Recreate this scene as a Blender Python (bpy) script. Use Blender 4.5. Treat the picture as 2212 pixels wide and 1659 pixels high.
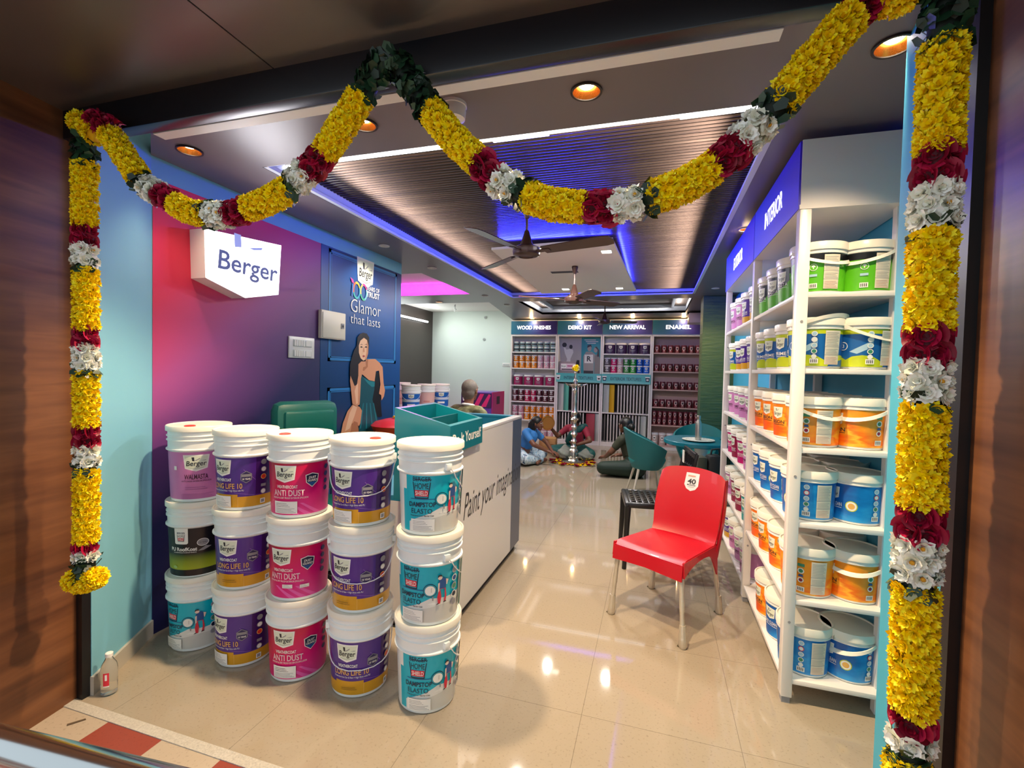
import bpy, bmesh, math, random
from mathutils import Vector, Matrix, Euler
for o in list(bpy.data.objects):
    bpy.data.objects.remove(o)
random.seed(7)
S = bpy.context.scene
COL = S.collection
PI = math.pi
R = math.radians
# ------------------------------------------------------------------ camera
CAM_H, FPX, YAW, PITCH, ROLL = 1.5, 1015.28, 0.29407, -0.02906, 0.02362
cd = bpy.data.cameras.new('camera')
cam = bpy.data.objects.new('camera', cd)
COL.objects.link(cam)
cd.sensor_fit = 'HORIZONTAL'
cd.sensor_width = 36.0
cd.lens = FPX / 2212 * 36.0
cd.clip_start = 0.02
_f = Vector((-math.sin(YAW) * math.cos(PITCH), math.cos(YAW) * math.cos(PITCH), math.sin(PITCH)))
_r0 = Vector((math.cos(YAW), math.sin(YAW), 0))
_u0 = _r0.cross(_f)
_r = _r0 * math.cos(ROLL) + _u0 * math.sin(ROLL)
_u = _u0 * math.cos(ROLL) - _r0 * math.sin(ROLL)
cam.matrix_world = Matrix(((_r.x, _u.x, -_f.x, 0), (_r.y, _u.y, -_f.y, 0), (_r.z, _u.z, -_f.z, CAM_H), (0, 0, 0, 1)))
S.camera = cam


def at(px, py, axis, v):
    """the point on the plane axis = v that the photograph shows at (px, py)"""
    d = _f + _r * ((px - 1106) / FPX) - _u * ((py - 829.5) / FPX)
    o = Vector((0, 0, CAM_H))
    i = 'xyz'.index(axis)
    return o + d * ((v - o[i]) / d[i])


# ------------------------------------------------------------------ view, world
vs = S.view_settings
vs.view_transform = 'Standard'
vs.look = 'None'
vs.gamma = 1.0
vs.exposure = 0.2
vs.use_curve_mapping = False
S.cycles.use_denoising = True
S.cycles.max_bounces = 7
S.cycles.diffuse_bounces = 4
S.cycles.glossy_bounces = 4
S.cycles.transmission_bounces = 6
S.cycles.transparent_max_bounces = 8
S.cycles.caustics_reflective = False
S.cycles.caustics_refractive = False
S.cycles.sample_clamp_indirect = 6.0
W = bpy.data.worlds.new('overcast_street')
S.world = W
W.use_nodes = True
W.node_tree.nodes['Background'].inputs[0].default_value = (0.82, 0.92, 1.0, 1)
W.node_tree.nodes['Background'].inputs[1].default_value = 0.92

WARM = (1.0, 0.74, 0.46)
COOL = (0.86, 0.94, 1.0)


def lamp(kind, loc, energy, color, rot=(0, 0, 0), **k):
    l = bpy.data.lights.new('light', kind)
    l.energy = energy
    l.color = color
    for a, b in k.items():
        setattr(l, a, b)
    o = bpy.data.objects.new('light', l)
    o.location = loc
    o.rotation_euler = rot
    COL.objects.link(o)
    return o


# strips of LEDs in the ceiling coves
def cove(loc, rot, sx, sy, e, c, spread=PI):
    return lamp('AREA', loc, e, c, rot, shape='RECTANGLE', size=sx, size_y=sy, spread=spread)


BLUE = (0.015, 0.02, 1.0)
# white strips along both long sides and the near end of the slatted tray, thrown inwards and up
cove((-2.06, 4.55, 2.625), (0, R(-102), 0), 0.03, 4.6, 105, COOL, R(20))
cove((0.42, 4.55, 2.625), (0, R(102), 0), 0.03, 4.6, 105, COOL, R(20))
cove((-0.7, 2.26, 2.655), (R(150), 0, 0), 2.2, 0.03, 9, (1, .95, .86))
# blue strips on top of the hung canopy and along the lips of the tray
cove((-0.9, 4.10, 2.635), (R(-140), 0, 0), 1.0, 0.03, 60, BLUE)
cove((-0.33, 5.2, 2.635), (0, R(-130), 0), 0.03, 2.2, 50, BLUE)
cove((-0.9, 6.6, 2.635), (R(120), 0, 0), 1.2, 0.03, 16, BLUE)
cove((-2.02, 5.0, 2.64), (0, R(85), 0), 0.03, 3.6, 2.6, (.05, .07, 1.0))
cove((0.38, 5.0, 2.64), (0, R(-85), 0), 0.03, 3.6, 2.0, (.05, .05, 1.0))
# square LEDs of the hung canopy
for x, y in ((-1.2, 4.45), (-0.5, 4.4), (-1.3, 6.3), (-0.5, 6.3)):
    lamp('AREA', (x, y, 2.585), 23, (1, .95, .88), shape='SQUARE', size=0.07)
# strips round the rear tray, thrown up
for x, y, sx, sy in ((-0.8, 7.38, 2.0, .03), (-0.8, 8.84, 2.0, .03), (-2.0, 8.1, .03, 1.2), (0.36, 8.1, .03, 1.2)):
    cove((x, y, 2.63), (PI, 0, 0), sx, sy, 5, (1, .96, .9))
# magenta strip of the side tray, tube light and daylight-white ceiling of the far side room
cove((-3.8, 6.28, 2.67), (R(100), 0, 0), 2.2, 0.03, 13, (1.0, 0.01, 0.9))
cove((-4.88, 8.85, 2.52), (0, R(-75), 0), 0.05, 1.5, 13, (0.92, 1.0, 0.97))
cove((-3.9, 8.9, 2.78), (0, 0, 0), 1.6, 1.0, 20, (0.92, 1.0, 0.96))
# ------------------------------------------------------------------ materials
def lin(c):
    return tuple((x / 12.92 if x <= 0.04045 else ((x + 0.055) / 1.055) ** 2.4) for x in c)


def hx(h):
    h = h.lstrip('#')
    return lin(tuple(int(h[i:i + 2], 16) / 255 for i in (0, 2, 4)))


MATS = {}


def mat(name, col, rough=0.45, metal=0.0, spec=0.5, emit=0, ecol=None, bump=0, bscale=60, trans=0, vary=0, vscale=8, coat=0):
    if name in MATS:
        return MATS[name]
    m = bpy.data.materials.new(name)
    m.use_nodes = True
    nt = m.node_tree
    b = nt.nodes['Principled BSDF']
    c = hx(col) if isinstance(col, str) else col
    b.inputs['Base Color'].default_value = (*c, 1)
    b.inputs['Roughness'].default_value = rough
    b.inputs['Metallic'].default_value = metal
    b.inputs['Specular IOR Level'].default_value = spec
    b.inputs['Coat Weight'].default_value = coat
    if trans:
        b.inputs['Transmission Weight'].default_value = trans
        b.inputs['IOR'].default_value = 1.2
    if emit:
        e = hx(ecol) if isinstance(ecol, str) else (ecol or c)
        b.inputs['Emission Color'].default_value = (*e, 1)
        b.inputs['Emission Strength'].default_value = emit
    if bump or vary:
        tc = nt.nodes.new('ShaderNodeTexCoord')
        n = nt.nodes.new('ShaderNodeTexNoise')
        n.inputs['Scale'].default_value = bscale if bump else vscale
        n.inputs['Detail'].default_value = 3
        nt.links.new(tc.outputs['Object'], n.inputs['Vector'])
        if bump:
            bp = nt.nodes.new('ShaderNodeBump')
            bp.inputs['Strength'].default_value = bump
            bp.inputs['Distance'].default_value = 0.004
            nt.links.new(n.outputs['Fac'], bp.inputs['Height'])
            nt.links.new(bp.outputs['Normal'], b.inputs['Normal'])
        if vary:
            n2 = nt.nodes.new('ShaderNodeTexNoise')
            n2.inputs['Scale'].default_value = vscale
            nt.links.new(tc.outputs['Object'], n2.inputs['Vector'])
            mx = nt.nodes.new('ShaderNodeMix')
            mx.data_type = 'RGBA'
            mx.inputs[6].default_value = (*[x * (1 - vary) for x in c], 1)
            mx.inputs[7].default_value = (*[min(1, x * (1 + vary)) for x in c], 1)
            nt.links.new(n2.outputs['Fac'], mx.inputs[0])
            nt.links.new(mx.outputs[2], b.inputs['Base Color'])
    MATS[name] = m
    return m


def ramp_mat(name, axis_w, stops, rough=0.4, noise=0.0, nscale=3.0, stretch=(1, 1, 1), spec=0.5, bump=0, sub=None):
    """colour ramp over t = axis_w . object coordinate (+ w0), optionally stirred by stretched noise"""
    if name in MATS:
        return MATS[name]
    m = bpy.data.materials.new(name)
    m.use_nodes = True
    nt = m.node_tree
    b = nt.nodes['Principled BSDF']
    b.inputs['Roughness'].default_value = rough
    b.inputs['Specular IOR Level'].default_value = spec
    tc = nt.nodes.new('ShaderNodeTexCoord')
    dot = nt.nodes.new('ShaderNodeVectorMath')
    dot.operation = 'DOT_PRODUCT'
    dot.inputs[1].default_value = axis_w[:3]
    nt.links.new(tc.outputs['Object'], dot.inputs[0])
    add = nt.nodes.new('ShaderNodeMath')
    add.operation = 'ADD'
    add.inputs[1].default_value = axis_w[3]
    nt.links.new(dot.outputs['Value'], add.inputs[0])
    last = add.outputs[0]
    if noise:
        mp = nt.nodes.new('ShaderNodeMapping')
        mp.inputs['Scale'].default_value = stretch
        nt.links.new(tc.outputs['Object'], mp.inputs['Vector'])
        n = nt.nodes.new('ShaderNodeTexNoise')
        n.inputs['Scale'].default_value = nscale
        n.inputs['Detail'].default_value = 5
        nt.links.new(mp.outputs[0], n.inputs['Vector'])
        ma = nt.nodes.new('ShaderNodeMath')
        ma.operation = 'MULTIPLY_ADD'
        ma.inputs[1].default_value = noise
        nt.links.new(n.outputs['Fac'], ma.inputs[0])
        nt.links.new(last, ma.inputs[2])
        last = ma.outputs[0]
        if bump:
            bp = nt.nodes.new('ShaderNodeBump')
            bp.inputs['Strength'].default_value = bump
            bp.inputs['Distance'].default_value = 0.01
            nt.links.new(n.outputs['Fac'], bp.inputs['Height'])
            nt.links.new(bp.outputs['Normal'], b.inputs['Normal'])
    cr = nt.nodes.new('ShaderNodeValToRGB')
    el = cr.color_ramp.elements
    while len(el) < len(stops):
        el.new(0.5)
    for e, (p, c) in zip(el, stops):
        e.position = p
        e.color = (*hx(c), 1)
    nt.links.new(last, cr.inputs[0])
    nt.links.new(cr.outputs[0], b.inputs['Base Color'])
    MATS[name] = m
    return m


def tile_mat(name, c1, c2, joint, size, offs, mort=0.0025, rough=0.12, checker=None):
    m = bpy.data.materials.new(name)
    m.use_nodes = True
    nt = m.node_tree
    b = nt.nodes['Principled BSDF']
    b.inputs['Roughness'].default_value = rough
    tc = nt.nodes.new('ShaderNodeTexCoord')
    mp = nt.nodes.new('ShaderNodeMapping')
    mp.inputs['Location'].default_value = (*offs, 0)
    nt.links.new(tc.outputs['Object'], mp.inputs['Vector'])
    br = nt.nodes.new('ShaderNodeTexBrick')
    br.offset = 0.0
    br.inputs['Scale'].default_value = 1.0
    br.inputs['Brick Width'].default_value = size
    br.inputs['Row Height'].default_value = size
    br.inputs['Mortar Size'].default_value = mort
    br.inputs['Mortar Smooth'].default_value = 0.0
    br.inputs['Bias'].default_value = 0
    br.inputs['Color1'].default_value = (*hx(c1), 1)
    br.inputs['Color2'].default_value = (*hx(c2), 1)
    br.inputs['Mortar'].default_value = (*hx(joint), 1)
    nt.links.new(mp.outputs[0], br.inputs['Vector'])
    out = br.outputs['Color']
    n = nt.nodes.new('ShaderNodeTexNoise')
    n.inputs['Scale'].default_value = 90
    n.inputs['Detail'].default_value = 4
    nt.links.new(tc.outputs['Object'], n.inputs['Vector'])
    cr = nt.nodes.new('ShaderNodeValToRGB')
    cr.color_ramp.elements[0].position = 0.28
    cr.color_ramp.elements[0].color = (0.78, 0.76, 0.74, 1)
    cr.color_ramp.elements[1].position = 0.42
    cr.color_ramp.elements[1].color = (1, 1, 1, 1)
    nt.links.new(n.outputs['Fac'], cr.inputs[0])
    mx = nt.nodes.new('ShaderNodeMix')
    mx.data_type = 'RGBA'
    mx.blend_type = 'MULTIPLY'
    mx.inputs[0].default_value = 1
    if checker:
        ch = nt.nodes.new('ShaderNodeTexChecker')
        ch.inputs['Scale'].default_value = 1 / size
        ch.inputs['Color1'].default_value = (*hx(c1), 1)
        ch.inputs['Color2'].default_value = (*hx(c2), 1)
        mp2 = nt.nodes.new('ShaderNodeMapping')
        mp2.inputs['Location'].default_value = (*offs, 0.1)
        mp2.vector_type = 'POINT'
        nt.links.new(tc.outputs['Object'], mp2.inputs['Vector'])
        nt.links.new(mp2.outputs[0], ch.inputs['Vector'])
        out = ch.outputs['Color']
    nt.links.new(out, mx.inputs[6])
    nt.links.new(cr.outputs[0], mx.inputs[7])
    nt.links.new(mx.outputs[2], b.inputs['Base Color'])
    MATS[name] = m
    return m


white_plastic = mat('white_plastic', '#e9e8e2', 0.28, coat=0.2)
lid_plastic = mat('lid_plastic', '#efeadb', 0.3)
print_white = mat('print_white', '#efeee8', 0.4)
print_grey = mat('print_grey', '#8f8f92', 0.4)
print_dark = mat('print_dark', '#23232b', 0.4)
print_navy = mat('print_navy', '#10213f', 0.4)
print_gold = mat('print_gold', '#e2ae5c', 0.35)
shelf_white = mat('shelf_white', '#e8e3dd', 0.3)
white_metal = mat('white_metal', '#dfe0e2', 0.3)
chrome = mat('chrome', '#d5d5d5', 0.18, 1.0)
steel = mat('steel', '#b9b4aa', 0.3, 0.9)
black_metal = mat('black_metal', '#0d0d10', 0.4)
lit_white = mat('lit_white', '#ffffff', 0.5, emit=6.0)
wire_white = mat('wire_white', '#e8e6ea', 0.35)


# ------------------------------------------------------------------ mesh builder
class MB:
    def __init__(s):
        s.v, s.f, s.m, s.mats = [], [], [], []

    def mi(s, m):
        if m not in s.mats:
            s.mats.append(m)
        return s.mats.index(m)

    def add(s, vs_, fs, m, M=None):
        k = len(s.v)
        s.v += [tuple(M @ Vector(p)) if M is not None else tuple(p) for p in vs_]
        i = s.mi(m)
        for f in fs:
            s.f.append(tuple(k + a for a in f))
            s.m.append(i)
        return s

    def box(s, x0, x1, y0, y1, z0, z1, m, M=None, bev=0.0):
        if bev:
            b = bmesh.new()
            bmesh.ops.create_cube(b, size=1.0)
            for v in b.verts:
                v.co = Vector(((x0 + x1) / 2 + v.co.x * (x1 - x0), (y0 + y1) / 2 + v.co.y * (y1 - y0), (z0 + z1) / 2 + v.co.z * (z1 - z0)))
            bmesh.ops.bevel(b, geom=b.edges[:], offset=bev, segments=2, affect='EDGES', profile=0.5)
            s.bm(b, m, M)
            return s
        p = [(x, y, z) for z in (z0, z1) for y in (y0, y1) for x in (x0, x1)]
        return s.add(p, [(0, 2, 3, 1), (4, 5, 7, 6), (0, 1, 5, 4), (2, 6, 7, 3), (0, 4, 6, 2), (1, 3, 7, 5)], m, M)

    def bm(s, b, m, M=None):
        b.verts.index_update()
        s.add([v.co[:] for v in b.verts], [[v.index for v in f.verts] for f in b.faces], m, M)
        b.free()

    def lathe(s, prof, m, n=40, M=None, mats=None, cap0=True, cap1=True):
        k = len(prof)
        vs_ = [(r * math.cos(2 * PI * j / n), r * math.sin(2 * PI * j / n), z) for r, z in prof for j in range(n)]
        for i in range(k - 1):
            mm = mats[i] if mats else m
            s.add([], [], mm)
        base = len(s.v)
        s.v += [tuple(M @ Vector(p)) if M is not None else p for p in vs_]
        for i in range(k - 1):
            mi = s.mi(mats[i] if mats else m)
            for j in range(n):
                j2 = (j + 1) % n
                s.f.append((base + i * n + j, base + i * n + j2, base + (i + 1) * n + j2, base + (i + 1) * n + j))
                s.m.append(mi)
        if cap0:
            s.f.append(tuple(base + j for j in reversed(range(n))))
            s.m.append(s.mi(mats[0] if mats else m))
        if cap1:
            s.f.append(tuple(base + (k - 1) * n + j for j in range(n)))
            s.m.append(s.mi(mats[-1] if mats else m))
        return s

    def tube(s, pts, r, m, n=8, M=None, closed=False, cap=True):
        pts = [Vector(p) for p in pts]
        N = len(pts)
        rr = r if isinstance(r, (list, tuple)) else [r] * N
        vs_, prev = [], None
        for i, p in enumerate(pts):
            if closed:
                t = pts[(i + 1) % N] - pts[i - 1]
            else:
                t = pts[min(i + 1, N - 1)] - pts[max(i - 1, 0)]
            t.normalize()
            if prev is None:
                a = Vector((0, 0, 1)) if abs(t.z) < 0.9 else Vector((1, 0, 0))
                u = t.cross(a).normalized()
            else:
                u = (prev - t * prev.dot(t)).normalized()
            prev = u
            w = t.cross(u)
            vs_ += [p + (u * math.cos(2 * PI * j / n) + w * math.sin(2 * PI * j / n)) * rr[i] for j in range(n)]
        fs = []
        for i in range(N if closed else N - 1):
            a, b = i * n, ((i + 1) % N) * n
            fs += [(a + j, a + (j + 1) % n, b + (j + 1) % n, b + j) for j in range(n)]
        if cap and not closed:
            fs += [tuple(reversed(range(n))), tuple((N - 1) * n + j for j in range(n))]
        return s.add(vs_, fs, m, M)

    def ball(s, c, rx, ry, rz, m, M=None, sub=2):
        b = bmesh.new()
        bmesh.ops.create_icosphere(b, subdivisions=sub, radius=1.0)
        for v in b.verts:
            v.co = Vector((c[0] + v.co.x * rx, c[1] + v.co.y * ry, c[2] + v.co.z * rz))
        s.bm(b, m, M)
        return s

    def prism(s, poly, axis, a, b, m, M=None):
        """a closed outline in the two other axes, thickened from a to b along axis"""
        n = len(poly)

        def mk(p, q):
            return {'x': (q, p[0], p[1]), 'y': (p[0], q, p[1]), 'z': (p[0], p[1], q)}[axis]
        vs_ = [mk(p, a) for p in poly] + [mk(p, b) for p in poly]
        fs = [tuple(reversed(range(n))), tuple(range(n, 2 * n))] + [(i, (i + 1) % n, n + (i + 1) % n, n + i) for i in range(n)]
        return s.add(vs_, fs, m, M)

    def mesh(s, name, sharp=35):
        me = bpy.data.meshes.new(name)
        me.from_pydata(s.v, [], s.f)
        for m in s.mats:
            me.materials.append(m)
        me.polygons.foreach_set('material_index', s.m)
        me.polygons.foreach_set('use_smooth', [True] * len(s.f))
        me.update()
        if sharp:
            me.set_sharp_from_angle(angle=R(sharp))
        return me

    def build(s, name, parent=None, sharp=35):
        o = bpy.data.objects.new(name, s.mesh(name, sharp))
        COL.objects.link(o)
        if parent is not None:
            o.parent = parent
        return o


def tag(o, label=None, cat=None, group=None, kind=None):
    for k, v in (('label', label), ('category', cat), ('group', group), ('kind', kind)):
        if v:
            o[k] = v
    return o


def thing(name, label, cat, loc=(0, 0, 0), rz=0.0, group=None):
    o = bpy.data.objects.new(name, None)
    o.empty_display_size = 0.1
    COL.objects.link(o)
    o.location = loc
    o.rotation_euler = (0, 0, rz)
    return tag(o, label, cat, group, 'thing')


def struct(name, mb, sharp=35):
    return tag(mb.build(name, None, sharp), kind='structure')


def dup(root, loc, rz, label, group=None):
    r = root.copy()
    COL.objects.link(r)
    r.location = loc
    r.rotation_euler = (0, 0, rz)
    r['label'] = label
    if group:
        r['group'] = group
    for ch in list(root.children):
        c = ch.copy()
        COL.objects.link(c)
        c.parent = r
        for g in list(ch.children):
            d = g.copy()
            COL.objects.link(d)
            d.parent = c
    return r


# ------------------------------------------------------------------ lettering
_TX = {}


def glyphs(txt, size, bold=0.0, shear=0.0, align='CENTER', sx=1.0, space=1.0):
    """2-D outline mesh of a word: (points, faces), baseline at 0"""
    key = (txt, size, bold, shear, align, sx, space)
    if key in _TX:
        return _TX[key]
    c = bpy.data.curves.new('word', 'FONT')
    c.body = txt
    c.size = size
    c.offset = bold * size
    c.shear = shear
    c.align_x = align
    c.space_character = space
    c.resolution_u = 3
    o = bpy.data.objects.new('word', c)
    COL.objects.link(o)
    dg = bpy.context.evaluated_depsgraph_get()
    me = o.evaluated_get(dg).to_mesh()
    out = ([(v.co.x * sx, v.co.y) for v in me.vertices], [tuple(p.vertices) for p in me.polygons])
    o.evaluated_get(dg).to_mesh_clear()
    bpy.data.objects.remove(o)
    bpy.data.curves.remove(c)
    _TX[key] = out
    return out


class Print:
    """flat artwork in (u, v), laid on a plane or wrapped round a can by the mapping fn(u, v, lift)"""

    def __init__(s, fn, step=None):
        s.mb, s.fn, s.step, s.lv = MB(), fn, step, 0

    def shape(s, pts, faces, m, lift=None):
        s.lv += 1
        off = 0.0004 + 0.00022 * s.lv if lift is None else lift
        if s.step:
            b = bmesh.new()
            vv = [b.verts.new((p[0], p[1], 0)) for p in pts]
            for f in faces:
                try:
                    b.faces.new([vv[i] for i in f])
                except ValueError:
                    pass
            x0, x1 = min(p[0] for p in pts), max(p[0] for p in pts)
            x = math.floor(x0 / s.step) * s.step + s.step
            while x < x1:
                bmesh.ops.bisect_plane(b, geom=b.verts[:] + b.edges[:] + b.faces[:], plane_co=(x, 0, 0), plane_no=(1, 0, 0))
                x += s.step
            b.verts.index_update()
            pts = [(v.co.x, v.co.y) for v in b.verts]
            faces = [[v.index for v in f.verts] for f in b.faces]
            b.free()
        s.mb.add([s.fn(p[0], p[1], off) for p in pts], faces, m)
        return s

    def poly(s, pts, m):
        return s.shape(pts, [tuple(range(len(pts)))], m)

    def rect(s, u0, u1, v0, v1, m):
        return s.poly([(u0, v0), (u1, v0), (u1, v1), (u0, v1)], m)

    def disc(s, u, v, r, m, ry=None, n=20):
        return s.poly([(u + r * math.cos(2 * PI * i / n), v + (ry or r) * math.sin(2 * PI * i / n)) for i in range(n)], m)

    def text(s, txt, u, v, size, m, **k):
        p, f = glyphs(txt, size, **k)
        return s.shape([(u + a, v + b) for a, b in p], f, m)

    def lines(s, u0, u1, v0, v1, n, m, fill=0.4):
        for i in range(n):
            h = (v1 - v0) / n
            e = u1 - (u1 - u0) * 0.25 * ((i * 37) % 5) / 5
            s.lv -= 1
            s.rect(u0, e, v0 + i * h, v0 + i * h + h * fill, m)
        s.lv += 1
        return s

    def shield(s, u, v, w, h, word=True):
        """the white five-cornered brand shield"""
        s.poly([(u - w * .5, v + h * .5), (u - w * .43, v - h * .32), (u, v - h * .5), (u + w * .43, v - h * .32), (u + w * .5, v + h * .5)], print_white)
        s.poly([(u - w * .44, v + h * .43), (u - w * .385, v - h * .26), (u, v - h * .4), (u + w * .385, v - h * .26), (u + w * .44, v + h * .43)], mat('shield_cream', '#dfe6cf', 0.4))
        if word:
            s.poly([(u - w * .2, v + h * .38), (u - w * .1, v + h * .38), (u - w * .09, v + h * .14), (u - w * .17, v + h * .14)], print_dark)
            s.poly([(u - w * .1, v + h * .16), (u + w * .14, v + h * .34), (u + w * .12, v + h * .27), (u - w * .02, v + h * .16)], print_grey)
            s.poly([(u + w * .14, v + h * .15), (u + w * .36, v + h * .2), (u + w * .34, v + h * .17)], print_grey)
            s.text('Berger', u, v - h * .16, h * .42, print_dark, bold=0.012, shear=0.15, sx=w * 0.0 + min(1.0, w / h * .62))
        return s
# ------------------------------------------------------------------ setting
floor_m = tile_mat('floor_tile', '#a39683', '#a19481', '#7d7263', 0.64, (0.26, -0.107), 0.0012, 0.045)
pave_m = tile_mat('pavement_tile', '#8f3f2f', '#b3a38f', '#6a5a4e', 0.30, (2.129, -1.357), 0.002, 0.45, checker=True)
struct('floor', MB().box(-5.1, 1.25, 1.395, 10.1, -0.05, 0, floor_m))
struct('floor_outside', MB().box(-4.0, 2.5, -3.0, 1.355, -0.05, -0.002, pave_m))
granite = mat('granite_edge', '#b9b3a8', 0.6, bump=0.8, bscale=120, vary=0.35, vscale=140)
struct('trim_1', MB().box(-2.42, 0.72, 1.353, 1.397, -0.05, 0.002, granite))

sky_blue = mat('sky_blue_paint', '#7dbdd4', 0.55, vary=0.03, vscale=4)
deep_blue = mat('lagoon_paint', '#3fa3c6', 0.55, vary=0.03, vscale=4)
mint_white = mat('mint_white_paint', '#d4dfd6', 0.6, vary=0.02, vscale=3)
dark_brown = mat('dark_laminate', '#3b302c', 0.35, vary=0.12, vscale=30)
ceil_m = mat('ceiling_grey', '#6f686c', 0.34, spec=0.4)
ceil_w = mat('ceiling_white', '#e7e4df', 0.6)
black_acp = mat('black_cladding', '#857a74', 0.38, 0.75, vary=0.15, vscale=2)
beam_m = mat('beam_black', '#0e1118', 0.3)
wood = ramp_mat('walnut_laminate', (0, 0, 0, 0), [(0.25, '#4c2d1c'), (0.45, '#6b4228'), (0.6, '#7c4f30'), (0.78, '#58351f')],
                rough=0.38, noise=1.0, nscale=2.2, stretch=(3.0, 0.55, 7.0))

# walls
vinyl = ramp_mat('berger_gradient_vinyl', (0, 0.417, -0.55, 0.54), [(0.0, '#ee2f49'), (0.32, '#d32c50'), (0.58, '#9c4488'), (0.75, '#653274'), (1.0, '#15164e')], rough=0.5)
w = MB()
w.box(-2.75, -2.6, 1.86, 4.45, 0, 2.7, sky_blue)
struct('wall_left', w)
p = MB()
p.box(-2.6, -2.597, 1.868, 3.192, 0.0, 2.483, vinyl)
struct('wall_left_vinyl', p)


def slab(pts, z0, z1, m):
    return MB().prism(pts, 'z', z0, z1, m)


struct('wall_front_left', slab([(-2.372, 1.44), (-2.6, 1.862), (-2.75, 1.862), (-2.75, 1.44)], 0, 2.75, sky_blue))
bb = mat('baseboard_tile', '#b9b2a6', 0.35)
struct('baseboard_left', slab([(-2.358, 1.44), (-2.588, 1.868), (-2.602, 1.868), (-2.374, 1.436)], 0, 0.085, bb))
struct('wall_front_right', slab([(0.688, 1.40), (0.748, 1.85), (1.2, 1.85), (1.2, 1.40)], 0, 2.75, mat('jamb_blue_paint', '#3aa0ba', 0.55)))
struct('wall_right', MB().box(1.035, 1.2, 1.85, 10.0, 0, 2.9, deep_blue))
struct('wall_back', MB().box(-5.1, 1.2, 10.0, 10.12, 0, 3.0, mint_white))
struct('wall_far_left', MB().box(-5.15, -5.0, 4.45, 10.0, 0, 3.0, dark_brown))
struct('wall_far_left_return', MB().box(-5.1, -2.75, 4.33, 4.45, 0, 3.0, mint_white))
struct('wall_outside_left', slab([(-2.41, 1.405), (-2.29, 0.6), (-2.49, 0.6), (-2.6, 1.405)], -0.05, 2.7, wood))
struct('wall_outside_right', slab([(0.712, 1.365), (0.722, 0.1), (1.2, 0.1), (1.2, 1.365)], -0.05, 2.7, wood))
fr = MB()
fr.box(-2.445, -2.374, 1.405, 1.438, -0.01, 2.54, black_metal)
struct('door_frame_left', fr)
struct('door_frame_right', MB().box(0.688, 0.712, 1.36, 1.40, -0.01, 2.54, black_metal))
struct('beam', MB().box(-2.45, 0.72, 1.36, 1.42, 2.425, 2.55, beam_m, bev=0.004))
struct('trim_2', MB().box(-1.98, 0.30, 1.425, 1.475, 2.425, 2.45, white_metal))
cn = MB()
cn.box(-3.0, -1.318, 0.7, 1.37, 2.54, 2.6, black_acp)
cn.box(-1.312, 1.3, 0.7, 1.37, 2.54, 2.6, black_acp)
cn.box(-1.318, -1.312, 0.7, 1.37, 2.552, 2.6, black_metal)
struct('ceiling_canopy', cn)

# false ceiling: one board with the tray openings and the round lamp holes cut through it
from mathutils.geometry import tessellate_polygon
TZ = 2.70
LAMPS = [(-2.339, 1.868, .062), (-1.297, 1.868, .062), (-0.29, 1.868, .062), (0.72, 1.868, .062), (-2.371, 3.749, .05), (-2.361, 4.68, .05), (-2.45, 6.6, .05), (-2.41, 7.55, .05),
         (0.70, 6.45, .05), (0.62, 3.9, .05), (-3.43, 7.08, .06), (-2.5, 9.62, .05), (-1.5, 9.62, .05), (-0.45, 9.62, .05), (0.5, 9.62, .05)]
loops = [[(-2.0, 1.43), (1.04, 1.43), (1.04, 10.0), (-3.02, 10.0), (-2.62, 7.25), (-5.0, 7.25), (-5.0, 4.45), (-2.602, 4.45), (-2.602, 1.86)],
         [(-2.13, 2.13), (0.49, 2.13), (0.49, 6.9), (-2.13, 6.9)], [(-2.13, 7.25), (0.49, 7.25), (0.49, 8.95), (-2.13, 8.95)],
         [(-4.98, 4.93), (-2.62, 4.93), (-2.62, 6.45), (-4.98, 6.45)]]
for x, y, r in LAMPS:
    loops.append([(x + r * .86 * math.cos(2 * PI * i / 20), y + r * .86 * math.sin(2 * PI * i / 20)) for i in range(20)])
flat = [p for l in loops for p in l]
tri = tessellate_polygon([[Vector((p[0], p[1], 0)) for p in l] for l in loops])
c = MB()
n_ = len(flat)
c.add([(x, y, 2.6) for x, y in flat] + [(x, y, 2.64) for x, y in flat], [t for t in tri] + [tuple(n_ + i for i in reversed(t)) for t in tri], ceil_m)
k_ = 0
for l in loops:
    c.add([(x, y, z) for z in (2.6, 2.64) for x, y in l], [(i, (i + 1) % len(l), len(l) + (i + 1) % len(l), len(l) + i) for i in range(len(l))], ceil_m)
struct('ceiling', c, sharp=20)
lip = mat('tray_lip', '#cfd6e4', 0.4)
t = MB()
for x0, x1, y0, y1 in ((-2.15, -2.13, 2.13, 6.9), (0.49, 0.51, 2.13, 6.9), (-2.13, 0.49, 2.11, 2.13), (-2.13, 0.49, 6.9, 6.92)):
    t.box(x0, x1, y0, y1, 2.602, 2.72, lip)
for x0, x1, y0, y1 in ((-2.13, -2.10, 2.13, 6.9), (0.46, 0.49, 2.13, 6.9), (-2.13, 0.49, 2.13, 2.138), (-2.13, 0.49, 6.87, 6.9)):
    t.box(x0, x1, y0, y1, 2.602, 2.622, lip)
struct('trim_3', t)
slat_m = ramp_mat('slat_walnut', (0, 0, 0, 0), [(0.2, '#1d1410'), (0.5, '#2f2119'), (0.8, '#3b2c22')], rough=0.28, spec=0.5, noise=1.0, nscale=1.2, stretch=(0.8, 30, 1))
s_ = MB()
y = 2.12
prof = []
while y < 6.93:
    prof += [(y, 2.695), (y + 0.001, 2.684), (y + 0.005, 2.681), (y + 0.013, 2.680), (y + 0.020, 2.681), (y + 0.024, 2.684), (y + 0.025, 2.695)]
    y += 0.034
n = len(prof)
vv = [(-2.15, a, b) for a, b in prof] + [(0.51, a, b) for a, b in prof]
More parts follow.
